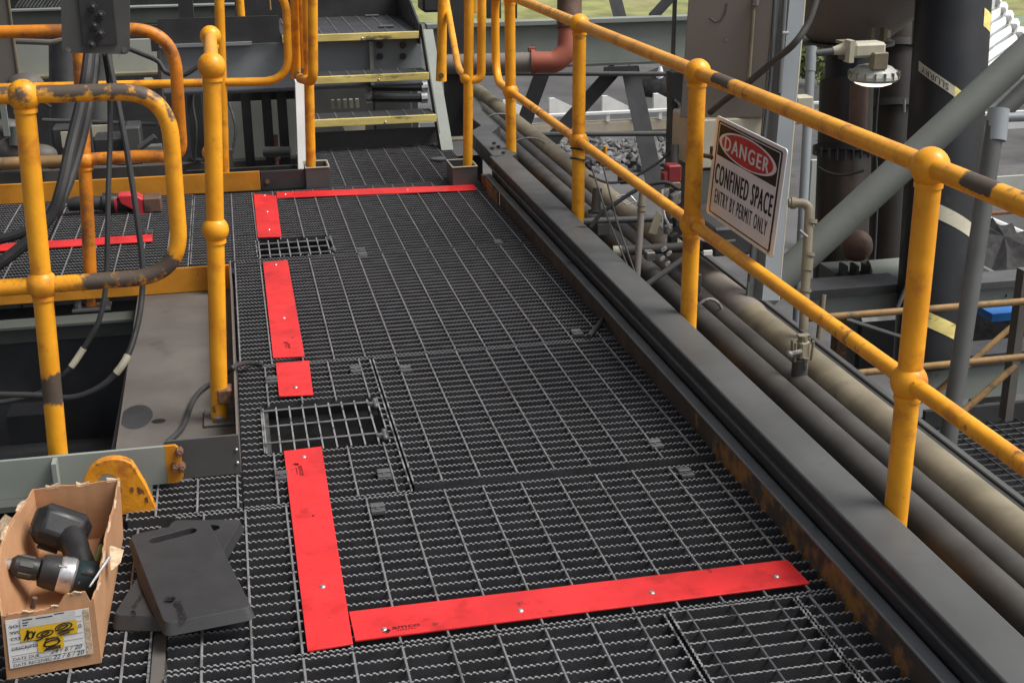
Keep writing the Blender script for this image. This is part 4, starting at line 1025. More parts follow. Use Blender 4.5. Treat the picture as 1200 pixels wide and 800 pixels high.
pbox('bracket_plate', 'small dark bracket plate with pale holes behind the round drum', 'bracket', 176, 29, 217, 60, 9.3, .03, steeld)
ptube('drum_leg', 'thin brown stand under the round drum', 'stand', [(188, 60), (191, 132)], 4, 9.0, plate, 8)
ptube('cross_pipe', 'grey pipe crossing behind the guard rails at the left', 'pipe', [(-20, 47), (60, 50), (92, 44)], 3.5, 9.2, taupe, 10)
ptube('rear_pipe', 'long thin grey pipe low behind the left guard rails', 'pipe', [(50, 141), (185, 146)], 2.5, 9.0, steel, 8)
r = thing('pump', 'dusty pump with rounded casing behind the left foreground post', 'pump', at(25, 200, D=8.6))
for px, py, rp in ((22, 176, 22), (48, 182, 16), (8, 150, 14), (30, 100, 18), (62, 190, 10)):
    p = at(px, py, D=8.6); MB().ball(p, rp*8.6/FPX, 18, 10, (1.2, 1, .8)).build('casing', plate, r)
MB().tube([at(20, 150, D=8.5), at(20, 172, D=8.5)], .05, 14).build('neck', steel, r)
pbox('control_box', 'dark control box with pale plates behind the second guard rail', 'box', 62, 150, 108, 186, 8.8, .2, steeld, .01)
pbox('pale_plate', 'narrow pale plate beside the thick black cable', 'plate', 72, 155, 80, 173, 8.7, .02, cream)
pbox('pale_plate', 'wide pale plate behind the hanging cables', 'plate', 108, 147, 131, 160, 8.7, .02, cream)
pbox('motor_box', 'grey motor box between the hanging cable and the hoop', 'box', 147, 149, 165, 181, 8.4, .25, steel, .01)
pbox('motor_box', 'dark low motor box behind the hanging cables', 'box', 110, 162, 150, 184, 8.5, .25, steeld, .01)
ptube('rear_strut', 'short dark strut right of the grey motor box', 'strut', [(163, 174), (182, 160)], 4, 8.3, steel, 8)
pbox('pale_block', 'pale block low behind the hoop of the second guard rail', 'block', 168, 172, 190, 186, 8.6, .1, green)
pbox('rear_sill', 'long brown sill just behind the orange kick board', 'sill', -60, 196, 352, 230, 8.9, .1, plate)
# --- below the landing beam
pbox('dark_soffit', 'dark band under the blue grey landing beam', 'panel', 262, 89, 346, 118, 8.9, .1, steeld)
g = pbox('machine_panel', 'pale grey panel behind the dark posts left of the steps', 'panel', 262, 118, 350, 208, 9.9, .05, paleg)
pbox('ledge', None, None, 262, 131, 350, 134, 9.8, .06, greend, parent=g)
for px0, px1, lab in ((285, 296, 'leftmost of three dark posts left of the steps'), (309, 320, 'middle one of three dark posts left of the steps'), (327, 338, 'rightmost of three dark posts, next to the pale stringer')):
    pbox('dark_post', lab, 'post', px0, 96, px1, 206, 8.95, .07, steeld, grp='dark posts left of the steps')
ptube('roller', 'dark roller between two of the dark posts', 'roller', [(309, 178), (341, 178)], 6, 8.6, steel, 14)
ptube('brown_bar', 'thin brown bar between the dark posts', 'bar', [(323, 158), (325, 200)], 2.5, 8.8, rust, 8)
pbox('hinge_block', 'small grey block right of the tall yellow post', 'block', 266, 176, 273, 197, 7.6, .05, steel)

# --- centre rear
by = at(660, 50, D=10.2).y
r = thing('girder', 'long pale grey green girder behind the right handrail', 'steel beam', (2.5, by, .3))
p0, p1 = at(500, 50, y=by), at(830, 50, y=by); zt_, zb = at(660, 23, y=by).z, at(660, 77, y=by).z
MB().box((p0.x, by, zb+.02), (p1.x, by+.02, zt_-.03)).build('web', green, r)
MB().box((p0.x, by-.06, zt_-.03), (p1.x, by+.08, zt_)).build('top_flange', green, r)
MB().box((p0.x, by-.10, zb), (p1.x, by+.10, zb+.02)).build('bottom_flange', greend, r)
pbox('column', 'grey column behind the right stair rail', 'column', 523, -40, 545, 160, 9.4, .15, steeld)
pbox('drive_unit', 'dark drive unit at the top behind the right stair rail', 'motor', 495, -30, 520, 15, 10.6, .3, steeld, .02)
pbox('yellow_cover', 'small bright yellow cover behind the right stair rail', 'cover', 554, -20, 558, 16, 10.0, .05, yellow)
for k, px in enumerate((571, 581, 600)):
    pbox('upper_upright', ('first', 'second', 'third')[k]+' small dark upright standing on the girder from the left', 'post', px, -30, px+6, 22, 10.3, .05, steeld, grp='small uprights on the girder')
r = thing('process_pipe', 'brown pipe with a red oxide elbow in front of the girder', 'pipe', at(668, 0, D=9.2))
ptube('riser', None, None, [(668, -60), (667, 34)], 14.5, 9.2, brownp, 24, parent=r)
ptube('elbow', None, None, [(667, 34), (665, 60), (655, 70), (648, 73.5), (626, 73)], 12.5, 9.2, redpipe, 24, parent=r, fil=.12)
ptube('run', None, None, [(625, 73), (515, 76)], 11.5, 9.2, taupe, 22, parent=r)
ptube('flange', None, None, [(627, 73), (622.5, 73)], 14.5, 9.2, redpipe, 20, parent=r)
pbox('lug', None, None, 620, 56, 628, 62, 9.2, .04, redpipe, parent=r)
ptube('flange', None, None, [(556, 75), (552, 75)], 16, 9.2, brownp, 20, parent=r)
ptube('support_rail', 'thin grey pipe below the girder', 'pipe', [(540, 86), (792, 87)], 2.8, 9.6, steel, 10, grp='grey rails below the girder')
ptube('support_rail', 'lower thin grey pipe crossing the dark truss', 'pipe', [(600, 158), (806, 156.5)], 3.0, 9.6, steel, 10, grp='grey rails below the girder')
def member(label, a, b, wpx, D, mat=steeld, name='truss_member', grp='dark truss members below the girder'):
    A_, B_ = at(*a, D=D), at(*b, D=D); d = (B_-A_); n = d.cross(Y).normalized(); wd = wpx*D/FPX
    mb = MB(); mb.obox((A_+B_)/2, (d, n, d.cross(n)), (d.length, wd, .012)); mb.obox((A_+B_)/2+Y*.05, (d, n, d.cross(n)), (d.length, .012, .09))
    return solo(mb, name, mat, label, 'truss member', A_, grp)
member('dark leaning truss member nearest the danger sign', (738, 79), (771, 232), 21, 10.35)
member('dark diagonal truss member between the two middle yellow posts', (722, 80), (634, 178), 17, 10.40)
member('dark truss member beside the red oxide elbow', (636, 84), (612, 150), 18, 10.45)
member('dark diagonal at the top left of the enclosure, over the grass', (800, -18), (764, 21), 12, 10.4)
member('dark upright over the girder in front of the grass', (716, -20), (727, 22), 15, 10.45)
pbox('gusset_plate', 'dark gusset plate at the top of the truss members', 'plate', 708, 78, 748, 85, 10.25, .02, steeld)
c = pbox('dark_support', 'dark support post with a conduit left of the enclosure', 'post', 785, 85, 805, 290, 7.5, .08, steeld)
ptube('conduit', None, None, [(783, 84), (784, 110), (785, 140), (790, 160), (802, 175)], 3, 7.3, steel, 10, parent=c, fil=.06)
ptube('clip', None, None, [(790, 117), (796, 122), (797, 132)], 2, 7.2, boltm, 8, parent=c)
ptube('upright_pipe', 'thin grey pipe passing in front of the girder by the enclosure', 'pipe', [(792, -30), (788, 84)], 2.6, 7.6, steel, 10)

# --- enclosure, column, conduits
AZ = R(21.5); EN = V((-math.sin(AZ), -math.cos(AZ), 0)); E0 = at(856, 60, D=5.5)
def eh(px, py, d=0.): return hit(px, py, E0+EN*d, EN)
r = thing('enclosure', 'large taupe steel enclosure above the handrail, behind the danger sign', 'enclosure', eh(856, 138))
def ebox(name, x0, y0, x1, y1, d, dep, mat, par, x0b=None, x1b=None):
    return MB().prism([eh(x0, y0, d), eh(x1, y0, d), eh(x1 if x1b is None else x1b, y1, d), eh(x0 if x0b is None else x0b, y1, d)], -EN*dep).build(name, mat, par, bev=.003)
ebox('housing', 811, -60, 912, 138, 0, .5, taupe, r, 797, 898)
ebox('edge_strip', 912.5, -60, 915, 138, .004, .02, cream, r, 898.5, 901)
def etube(name, pts, rp, d, mat, seg=10): return MB().tube([eh(px, py, d) for px, py in pts], rp*5.5/FPX, seg).build(name, mat, r)
etube('conduit', [(884, -5), (876, 108)], 2.6, .02, beige); etube('gland', [(885.5, -1), (884.5, 6)], 4.6, .02, boltm)
etube('flow_mark', [(832, 21), (838, 26), (845, 24), (850, 15), (852, 4)], 1.2, .0, greend, 6)
etube('stud', [(851, 46), (851, 48)], 1.3, .002, silver, 6)
pbox('pale_case', 'pale cream case under the taupe enclosure, left of the danger sign', 'case', 814, 139, 898, 196, 5.65, .3, cream, .006)
pbox('green_case', 'grey green panel behind the lower part of the danger sign', 'panel', 816, 198, 905, 262, 5.75, .3, greend, .006)
pbox('duct_box', 'dark duct box below the danger sign', 'box', 836, 266, 884, 300, 5.2, .4, steeld, .01)
pbox('white_tag', 'small white tag on the duct below the danger sign', 'tag', 825, 294, 835, 299, 4.8, .01, white)
r = thing('steel_column', 'blue grey column right of the danger sign', 'column', at(915, 345, D=4.95))
def slab(x0t, x1t, x0b, x1b, D, dep, nm, mat, y0=-40, y1=352):
    MB().prism([at(x0t, y0, D=D), at(x1t, y0, D=D), at(x1b, y1, D=D), at(x0b, y1, D=D)], FW*dep).build(nm, mat, r)
slab(929, 946, 893, 912, 4.90, .02, 'front_flange', bluegrey)
slab(946.3, 948, 912.3, 913.5, 4.90, .03, 'pale_edge', cream)
slab(917, 929, 882, 893, 4.98, .02, 'web', steel)
slab(911, 917, 875, 882, 4.93, .03, 'rear_flange', greend)
ptube('conduit', None, None, [(921, -20), (913, 110)], 3.0, 4.88, steel, 10, parent=r)
ptube('clip', None, None, [(917, 39), (924, 39)], 2.2, 4.84, silver, 8, parent=r)
P = spline([at(px, py, D=d) for px, py, d in ((832, 132, 5.1), (850, 117, 5.0), (872, 101, 4.9), (905, 73, 4.8), (930, 52, 4.7), (948, 25, 4.7), (962, -20, 4.7))], 8)
mb = MB(); mb.tube(P, .0125, 12); solo(mb, 'cable', pipeg, 'grey cable sweeping up in front of the enclosure and the blue grey column', 'cable', P[0])
r = thing('elbow_pipe', 'thin dusty pipe with an elbow and couplings right of the danger sign', 'pipe', at(944, 400, D=4.5))
ptube('pipe_wall', None, None, [(924, 238), (949, 238), (944, 330), (941.5, 386)], 5.5, 4.5, beige, 16, parent=r, fil=.05)
for a, b, rp in (((927, 238), (932, 238), 7), ((951, 257), (950.5, 262), 7.2), ((948, 296), (947.5, 300), 7.2), ((946.5, 303), (945.5, 317), 6.8), ((944, 338), (943.5, 342), 7)):
    ptube('coupling', None, None, [a, b], rp, 4.5, beige, 14, parent=r)
# lamp
r = thing('work_lamp', 'caged work lamp on a grey pole in front of the dark pipes', 'lamp', at(950, 375, D=5.9))
ptube('pole', None, None, [(951, 57), (934, 380)], 5.6, 5.9, bluegrey, 14, parent=r)
ptube('pole_cap', None, None, [(951, 55), (949.5, 84)], 6.3, 5.9, bluegrey, 14, parent=r)
ptube('arm', None, None, [(954, 63), (978, 60)], 4.2, 5.9, steel, 12, parent=r)
MB().tube([at(976, 60, D=5.9), at(992, 57, D=5.9)], [.018, .03], 12).build('gland', cream, r)
pbox('mount_plate', None, None, 996, 48, 1001.5, 74, 5.86, .06, cream, parent=r)
a = pbox('terminal_box', None, None, 1002, 50.5, 1039, 68, 5.9, .10, cream, .012, parent=r)
pbox('top_clamp', None, None, 987, 48.5, 1003, 52, 5.9, .07, beige, parent=r)
pbox('bottom_clamp', None, None, 990, 65, 1000, 71, 5.9, .07, steel, parent=r)
pbox('yoke', None, None, 1024, 62, 1041, 82, 5.9, .05, beige, .004, parent=r)
lc = at(1024, 88, D=6.0); k = 6.0/FPX
prof = [(11.5, 14), (10, 20), (5, 26), (0, 29), (-3.5, 29.5), (-6.5, 27)]
hd = MB(); hd.tube([lc+Z*z*k for z, q in prof], [q*k for z, q in prof], 16); hd = hd.build('lamp_head', lampm, r, ang=15)
for i in range(16):
    t = 2*math.pi*i/16; d = V((math.cos(t), math.sin(t), 0)); MB().obox(lc+d*26.5*k+Z*1.0*k, (d, Z, d.cross(Z)), (7*k, 8*k, 1.6*k), .3*k).build('fin', beige, hd)
prof = [(-6, 24), (-9.5, 21), (-12, 14), (-13, 5)]
lensm = bpy.data.materials.new('lit lamp lens'); lensm.use_nodes = True; bs = lensm.node_tree.nodes['Principled BSDF']
bs.inputs['Base Color'].default_value = (.85, .8, .7, 1); bs.inputs['Emission Color'].default_value = (1, .86, .66, 1); bs.inputs['Emission Strength'].default_value = 1.2
ls = MB(); ls.tube([lc+Z*z*k for z, q in prof], [q*k for z, q in prof], 24); ls.build('lens', lensm, r)
# dark vertical pipes
r = thing('dark_tank', 'dark vertical vessel left of the lamp head', 'vessel', at(988, 310, D=7.4))
ptube('shell', None, None, [(992, 96), (984, 330)], 31, 7.4, tankm, 30, parent=r)
ptube('upper_neck', None, None, [(994, 40), (992, 100)], 26, 7.5, blackp, 26, parent=r)
ptube('flange', None, None, [(990, 172), (989.5, 181)], 37, 7.4, blackp, 30, parent=r)
for i in range(7):
    p = at(962+i*9.4, 178+3.5*math.sin(math.pi*i/6), D=7.2); MB().tube([p+Z*.025, p-Z*.03], .007, 6).build('flange_bolt', steeld, r)
ptube('rusty_pipe', 'rust brown pipe standing beside the dark vessel under the lamp', 'pipe', [(1007, 98), (1005, 152)], 10.5, 7.0, brownp, 18)
r = thing('dark_pipe', 'dark vertical pipe with bolted flanges between the vessel and the black slurry pipe', 'pipe', at(1040, 330, D=7.9))
ptube('shell', None, None, [(1052, -20), (1042, 345)], 27, 8.5, tankm, 28, parent=r)
for y_ in (55, 124): ptube('flange', None, None, [(1050, y_-4), (1049.8, y_+4)], 32, 8.5, pipeg, 28, parent=r)
ptube('cream_pipe', 'cream pipe piece at the top beside the black slurry pipe', 'pipe', [(1078, 10), (1076, 52)], 8, 8.0, beige, 14)
r = thing('hopper', 'taupe conical hopper bottom above the lamp', 'hopper', at(1000, 46, D=7.5)); k = 7.5/FPX; hc_ = at(993, 45, D=7.5)
MB().tube([hc_-Z*.01, hc_, hc_+Z*44*k, hc_+Z*150*k], [42*k, 46*k, 97*k, 210*k], 40).build('cone', hopm, r)
MB().tube([hc_-Z*.03, hc_-Z*.012], 54*k, 40).build('outlet_ring', steel, r)
for px in (1021, 1036): pbox('rib', None, None, px, 33, px+4, 49, 7.1, .05, beige, parent=r)
pbox('rib_plate', None, None, 1037, 36, 1044, 45, 7.1, .05, cream, parent=r)
# slurry pipe
PB0, PB1 = at(1121, -60, D=6.6), at(1091, 425, D=6.6); pr = 43*6.6/FPX; pax = (PB0-PB1).normalized()
r = thing('slurry_pipe', 'thick black vertical pipe with a slanted SLURRY flow marker', 'pipe', PB1)
MB().tube([PB1, PB0], pr, 40).build('shell', blackp, r)
e1 = (EYE-PB1); e1 = (e1-pax*e1.dot(pax)).normalized(); e2 = pax.cross(e1)     # e1 faces the walkway, e2 to the right
if e2.dot(RT) < 0: e2 = -e2
def onp(u, h, d=.002): a = u/pr; return PB1+pax*h+(e1*math.cos(a)+e2*math.sin(a))*(pr+d)
def hgt(px, py): q = at(px, py, D=6.45); return (q-PB1).dot(pax)
def bandp(name, u0, u1, h0, slope, wd, mat, d=.002, tip=0.):
    n = 14; vs = []; fs = []
    for i in range(n+1):
        u = u0+(u1-u0)*i/n; 
        for s_ in (-.5, .5): 
            for dd in (d, d-.0015): vs.append(onp(u, h0+slope*u+wd*s_, dd))
    for i in range(n): q = i*4; fs += [(q, q+4, q+6, q+2), (q+1, q+3, q+7, q+5), (q, q+1, q+5, q+4), (q+2, q+6, q+7, q+3)]
    fs += [(0, 2, 3, 1), (n*4, n*4+1, n*4+3, n*4+2)]
    return MB().add(vs, fs).build(name, mat, r)
h1 = hgt(1104, 110)
bandp('flow_marker', -.165, .03, h1+.03, -.72, .05, cream); bandp('flow_marker_tip', .031, .10, h1+.03, -.72, .055, nosing)
lm = letters('SLURRY', .045, (0, 0, 0), X, Y, ink, r, 'word_slurry', fn=lambda a, b: onp(.005-a*.95, h1+.03-.72*(.005-a*.95)-b, .0035))
bandp('flow_marker', -.05, .22, hgt(1112, 255)+.02, -.45, .075, cream)
bandp('flow_marker', -.10, .17, hgt(1104, 378), -.40, .075, nosing)
bandp('flow_marker', .17, .25, hgt(1150, 12), -.2, .09, nosing)
# braces and stanchion
ptube('brace', 'thick grey green diagonal brace behind the nearest yellow post', 'brace', [(880, 358), (1230, 36)], 18, 5.5, braceg, 24)
ptube('brace', 'thinner dark diagonal brace under the thick one at the right edge', 'brace', [(1110, 195), (1225, 82)], 10.5, 6.9, steel, 18)
r = thing('stanchion', 'plain grey stanchion with a capped top at the right edge', 'post', at(1110, 520, D=4.2))
ptube('tube', None, None, [(1169, 130), (1109, 530)], 10.5, 4.2, steel, 18, parent=r)
ptube('cap', None, None, [(1170.5, 128), (1166.5, 165)], 12.3, 4.2, bluegrey, 18, parent=r)
ptube('side_rail', None, None, [(1176, 138), (1260, 135)], 5.5, 4.2, bluegrey, 12, parent=r)
# lower right steelwork
b = pbox('cradle_beam', 'grey green beam under the dark vessel, above the faded yellow rail', 'steel beam', 944, 347, 1060, 367, 6.7, .03, green)
pbox('top_flange', None, None, 944, 337, 1062, 346.7, 6.6, .2, steeld, parent=b)
ptube('saddle_pipe', 'grey green horizontal pipe stub beside the brown ball', 'pipe', [(1018, 322), (1064, 318)], 17, 7.0, green, 22)
r = pbox('saddle', 'dark saddle block under the brown ball', 'block', 978, 318, 1022, 338, 7.1, .2, greend)
for px in (990, 1003, 1016): pbox('rib', None, None, px, 312, px+3, 338, 7.0, .08, steeld, parent=r)
p = at(1004, 288, D=7.0); mb = MB(); mb.ball(p, .085, 22, 14); solo(mb, 'ball_end', brownp, 'brown rounded pipe end below the diagonal brace', 'pipe end', p)
ptube('faded_rail', 'upper faded yellow rail at the lower right', 'rail', [(948, 373), (1240, 350)], 4.2, 6.2, orangep, 12, grp='faded yellow rails at the lower right')
ptube('faded_rail', 'lower faded yellow rail at the lower right', 'rail', [(995, 438), (1240, 414)], 4.2, 6.2, orangep, 12, grp='faded yellow rails at the lower right')
ptube('faded_brace', 'faded yellow diagonal brace between the two faded rails', 'brace', [(1235, 340), (1090, 466)], 3.6, 6.6, orangep, 10, grp='faded diagonals at the lower right')
ptube('faded_brace', 'lower faded yellow diagonal brace beside the dark post', 'brace', [(1190, 428), (1108, 500)], 4.2, 6.4, orangep, 10, grp='faded diagonals at the lower right')
pbox('rear_post', 'brown grey post at the right edge crossing both faded rails', 'post', 1189, 318, 1198, 492, 6.5, .06, plate)
b = pbox('bolted_beam', 'grey green beam with two rows of bolts at the right edge', 'steel beam', 1110, 337, 1260, 357, 7.6, .03, green)
pbox('top_flange', None, None, 1110, 329, 1260, 336.8, 7.5, .2, steel, parent=b)
for px in (1179, 1193):
    for py in (339, 346.5, 354): ptube('bolt', None, None, [(px, py), (px+.1, py+.02)], 2.2, 7.57, ink, 8, parent=b); 
b = pbox('lower_beam', 'grey beam below the lower faded rail', 'steel beam', 1080, 428, 1260, 464, 6.9, .03, green)
pbox('top_flange', None, None, 1080, 414, 1260, 427.8, 6.8, .2, steeld, parent=b)
pbox('kick_strip', 'dark kick strip along the lower walkway at the right edge', 'kick board', 1085, 474, 1260, 492, 6.9, .03, steeld)
pbox('slot_plate', 'dark perforated plate behind the lower faded brace', 'plate', 1138, 462, 1172, 486, 7.4, .03, steeld)
pbox('brown_stand', 'brown stand under the cradle beam', 'stand', 982, 372, 993, 420, 6.9, .08, rust)
pbox('pale_sheet', 'pale sheet hanging below the faded rail, left of the nearest yellow post', 'sheet', 993, 377, 1009, 412, 8.2, .03, cream)
pbox('dark_housing', 'dark housing under the cradle beam', 'housing', 1005, 372, 1062, 436, 8.0, .3, blackp, .02)
# lower walkway grating
c0_ = at(1110, 500, z=-1.75); gm = MB()
for i in range(46):
    y_ = c0_.y-3.2+i*.075; gm.box((c0_.x-1.2, y_, -1.78), (c0_.x+2.4, y_+.006, -1.75))
for i in range(37):
    x_ = c0_.x-1.2+i*.1; gm.box((x_, c0_.y-3.2, -1.757), (x_+.007, c0_.y+.25, -1.7485))
o = thing('lower_walkway', 'dark grating of a lower walkway at the right edge', 'grating panel', (c0_.x, c0_.y-1, -1.78))
gr = gm.build('mesh_bars', steeld, o); gr['kind'] = 'stuff'
mb = MB(); mb.box((c0_.x-1.2, c0_.y-3.2, -2.1), (c0_.x+2.4, c0_.y+.3, -2.08)); mb.build('tray', steeld, o)
# coal bin
r = thing('coal_bin', 'white rimmed bin of black coal beyond the slurry pipe', 'bin', at(1160, 300, D=10))
ptube('rim', None, None, [(1100, 262), (1158, 257), (1250, 296)], 4.2, 10, white, 8, parent=r)
ptube('rim', None, None, [(1122, 291), (1140, 298)], 4.2, 9.4, white, 8, parent=r)
hp_ = MB(); P = [at(1095, 268, D=10), at(1158, 262, D=10.2), at(1260, 305, D=10), at(1260, 345, D=8.8), at(1100, 330, D=8.8)]; cc = sum(P, V())/5+Z*.15
vs = [cc]; fs = []; 
for i in range(5):
    for t in range(6): vs.append(P[i].lerp(P[(i+1) % 5], t/6)+V((0, 0, random.uniform(-.03, .03))))
n = 30
for i in range(n): vs.append((vs[1+i]+cc)/2+Z*random.uniform(-.02, .10))
for i in range(n): j = (i+1) % n; fs += [(1+i, 1+j, n+1+j, n+1+i), (n+1+i, n+1+j, 0)]
vs2 = [v-Z*.4 for v in vs[1:n+1]]; b0 = len(vs); vs += vs2; fs += [(1+i, b0+i, b0+(i+1) % n, 1+(i+1) % n) for i in range(n)]
hp_.add(vs, fs).build('coal', coalp, r)
ptube('bin_brace', None, None, [(1118, 300), (1185, 334)], 6, 8.6, steel, 8, parent=r)
pbox('conveyor', 'rusty conveyor framework beyond the coal bin', 'conveyor', 1120, 248, 1260, 251, 14, .1, rust)
pbox('conveyor', 'second rusty rail of the conveyor beyond the coal bin', 'conveyor', 1120, 236, 1260, 238, 14.5, .1, rust)
pbox('blue_panel', 'bright blue panel under the bolted beam', 'panel', 1163, 364, 1260, 373, 7.9, .3, blue)
# white hood
r = thing('conveyor_hood', 'white segmented conveyor hood beyond the slurry pipe at the upper right', 'conveyor hood', at(1175, 120, D=13))
for k_ in range(8):
    y0_ = 128-16*k_; xl_ = 1144+2.0*k_; xr_ = 1252 if y0_ > 84 else 1165+(y0_-16)*.42; D0 = 12.6+.25*k_
    q = [(xl_, y0_), (xr_, y0_-.72*(xr_-xl_)), (xr_+3, y0_-.72*(xr_-xl_)-13), (xl_+2, y0_-16.5)]
    P = [at(*q[0], D=D0), at(*q[1], D=D0+1.2), at(*q[2], D=D0+1.42), at(*q[3], D=D0+.26)]
    hp1 = MB().prism(P, FW*.05).build('hood_panel', white, r, bev=.01)
    e_ = MB().tube([P[1].lerp(P[2], .5)-FW*.02, P[2]-FW*.02], .06, 6).build('hood_latch', white, r)
    MB().tube([P[0]-FW*.012, P[1]-FW*.012], .016, 6).build('seam_strip', bluegrey, r)
pbox('hood_wall', 'pale sheet wall under the white conveyor hood', 'wall', 1150, 130, 1260, 150, 12, .05, white)

# --- small fittings between the second and third yellow posts
def fit(x, y): return 5.35
r = thing('cross_pipe', 'grey cross pipe with a pale end, behind the toe beam near the danger sign', 'pipe', at(720, 294, D=5.3))
ptube('pipe_wall', None, None, [(722, 294.5), (850, 287)], 6, 5.3, pipeg, 16, parent=r)
ptube('pale_end', None, None, [(718.5, 294.7), (728, 294.3)], 6.6, 5.28, cream, 16, parent=r)
ptube('cross_pipe', 'thinner grey cross pipe above the pale ended one', 'pipe', [(684, 259.5), (775, 256)], 4, 5.6, steel, 12)
r = thing('drain_pipe', 'thin dusty upright pipe with a coupling by the thick beige pipe', 'pipe', at(747, 322, D=5.15))
ptube('pipe_wall', None, None, [(753, 226), (746, 328)], 4.2, 5.15, taupe, 12, parent=r)
for y_ in (238, 244): ptube('coupling', None, None, [(752.2, y_), (751.9, y_+4)], 5.4, 5.15, beige, 12, parent=r)
P = spline([at(px, py, D=5.2) for px, py in ((692, 266), (705, 250), (722, 238), (740, 226), (758, 217), (780, 214), (796, 222))], 8)
mb = MB(); mb.tube(P, .0085, 10); solo(mb, 'hose', rubber, 'black hose looping behind the yellow mid rail', 'hose', P[0])
for k, (a, b) in enumerate((((693, 195), (738, 318)), ((707, 196), (744, 320)))):
    ptube('wire', ('left', 'right')[k]+' one of two thin wires hanging across the beige pipe', 'wire', [a, ((a[0]+b[0])/2-3, (a[1]+b[1])/2), b], 1.1, 5.1, steel, 6, grp='thin hanging wires')
r = thing('stub_valve', 'dark stub standing on the pipe right of the third yellow post', 'valve', at(700, 250, D=5.9))
ptube('stub', None, None, [(700, 221), (698, 247)], 5.5, 5.9, pipeg, 14, parent=r); ptube('collar', None, None, [(698, 246), (698, 250)], 9, 5.9, pipeg, 16, parent=r)
r = thing('red_valve', 'dull red valve head with fittings left of the post by the danger sign', 'valve', at(790, 240, D=5.6))
pbox('valve_head', None, None, 783, 194, 799, 214, 5.6, .07, darkred, .006, parent=r)
ptube('stem', None, None, [(791, 170), (790, 196)], 5, 5.65, steel, 12, parent=r, fil=0)
pbox('cream_neck', None, None, 784, 214, 798, 222, 5.6, .05, beige, .004, parent=r)
for px, py, rp, mt in ((780, 206, 4.5, darkred), (778, 228, 5, boltm), (791, 233, 6, boltm), (786, 250, 4, boltm), (794, 258, 5, rubber), (783, 268, 4, boltm), (788, 280, 5, rubber)):
    p = at(px, py, D=5.6); MB().obox(p, (V((1, .3, .4)), V((-.3, 1, 0)), Z), (rp*2.2*.00364, .03, rp*2.4*.00364), .003).build('fitting', mt, r)
ptube('chain', None, None, [(776, 222), (775, 236), (779, 254), (786, 268)], 1.6, 5.5, silver, 6, parent=r)
P = [at(px, py, D=5.5) for px, py in ((769, 247), (776, 254), (769, 275), (760, 273))]; mb = MB(); mb.prism(P, FW*.006); solo(mb, 'hanging_tag', beige, 'dusty tag hanging below the yellow mid rail', 'tag', P[0])
ptube('strut', 'thin grey strut rising to the post beside the danger sign', 'strut', [(757, 334), (806, 300)], 3.6, 5.0, steel, 8)
r = thing('clamp_set', 'small bright pipe clamps in front of the post by the danger sign', 'clamp', at(780, 300, D=5.1))
for px, py in ((778, 292), (784, 297), (776, 303), (782, 309)):
    p = at(px, py, D=5.12); MB().obox(p, (V((1, .2, .5)), Y, Z), (.022, .02, .012), .002).build('clamp', silver, r)
P = [at(px, py, x=1.832-.061, ) for px, py in ()]
q = at(745, 238, D=5.0)
fr = MB(); c_ = [at(px, py, D=5.62) for px, py in ((722, 231), (735, 240), (745, 236), (737, 227))]
fr.tube(c_+[c_[0]], .004, 6); solo(fr, 'label_frame', silver, 'thin bright label frame on the grey pipe sleeve', 'frame', c_[0])

# ================================================================ yard: barrier, rocks, bushes
B0 = at(700, 157, z=-4); by = B0.y
r = thing('barrier_wall', 'low beige concrete barrier with a white rail on top, out in the yard', 'barrier', (B0.x, by, -4))
zt_ = at(700, 143, y=by).z; zr = at(700, 131.5, y=by).z; zf = at(640, 121, y=by).z
MB().box((B0.x-6, by, -4), (B0.x+8, by+.5, zt_), .03).build('concrete_wall', concrete, r)
MB().box((B0.x-6, by-.05, zr-.05), (B0.x+8, by+.1, zr)).build('top_rail', white, r)
MB().box((B0.x-6, by+.2, zt_), (B0.x+8, by+.22, zr-.06)).build('back_sheet', bluegrey, r)
x = B0.x-6
while x < B0.x+8: MB().box((x, by-.03, zt_), (x+.08, by+.06, zr-.05)).build('rail_post', white, r); x += .62
for px in (590, 644, 706, 766):
    p = at(px, 130, y=by+.6); MB().prism([(p.x, by+.6, zt_), (p.x, by+.6, zf), (p.x+.12, by+.6, zf), (p.x+.62, by+.6, zr), (p.x+.62, by+.6, zt_)], (0, .1, 0)).build('fin', white, r)
def pebble(c, s):
    bm = bmesh.new(); bmesh.ops.create_icosphere(bm, subdivisions=1, radius=1)
    M_ = Matrix.Rotation(random.random()*6, 3, V((random.random(), random.random(), random.random()+.1)))
    vs = [c+M_ @ V((v.co.x*s*random.uniform(.6, 1.2), v.co.y*s*random.uniform(.6, 1.2), v.co.z*s*random.uniform(.5, .9))) for v in bm.verts]
    bm.verts.index_update(); fs = [tuple(v.index for v in f.verts) for f in bm.faces]; bm.free(); return vs, fs
mb = MB()
for i in range(520):
    px = random.uniform(655, 815); py = random.triangular(170, 206, 182); g = at(px, py, z=-4); mb.add(*pebble(g+Z*random.uniform(0, .22), random.uniform(.06, .17)))
o = mb.build('rock_rubble', rock, None, at(740, 190, z=-4), ang=15); o['kind'] = 'stuff'
p = at(709, 188, D=11); mb = MB(); mb.tube([p, p+Z*.12], .016, 8); solo(mb, 'marker_post', yellow, 'tiny yellow marker post in front of the rocks', 'post', p)
p = at(773, 112, z=-4); mb = MB(); mb.tube([p, p+Z*.5, p+Z*.75], [.14, .12, .04], 10); solo(mb, 'traffic_post', white, 'small pale bollard out on the dark yard', 'bollard', p)
p = at(789, 108, z=-4); mb = MB(); mb.ball(p, 1.0, 16, 8, (1.2, 1, .7)); solo(mb, 'coal_heap', coalp, 'small black coal heap out on the yard', 'heap', p)
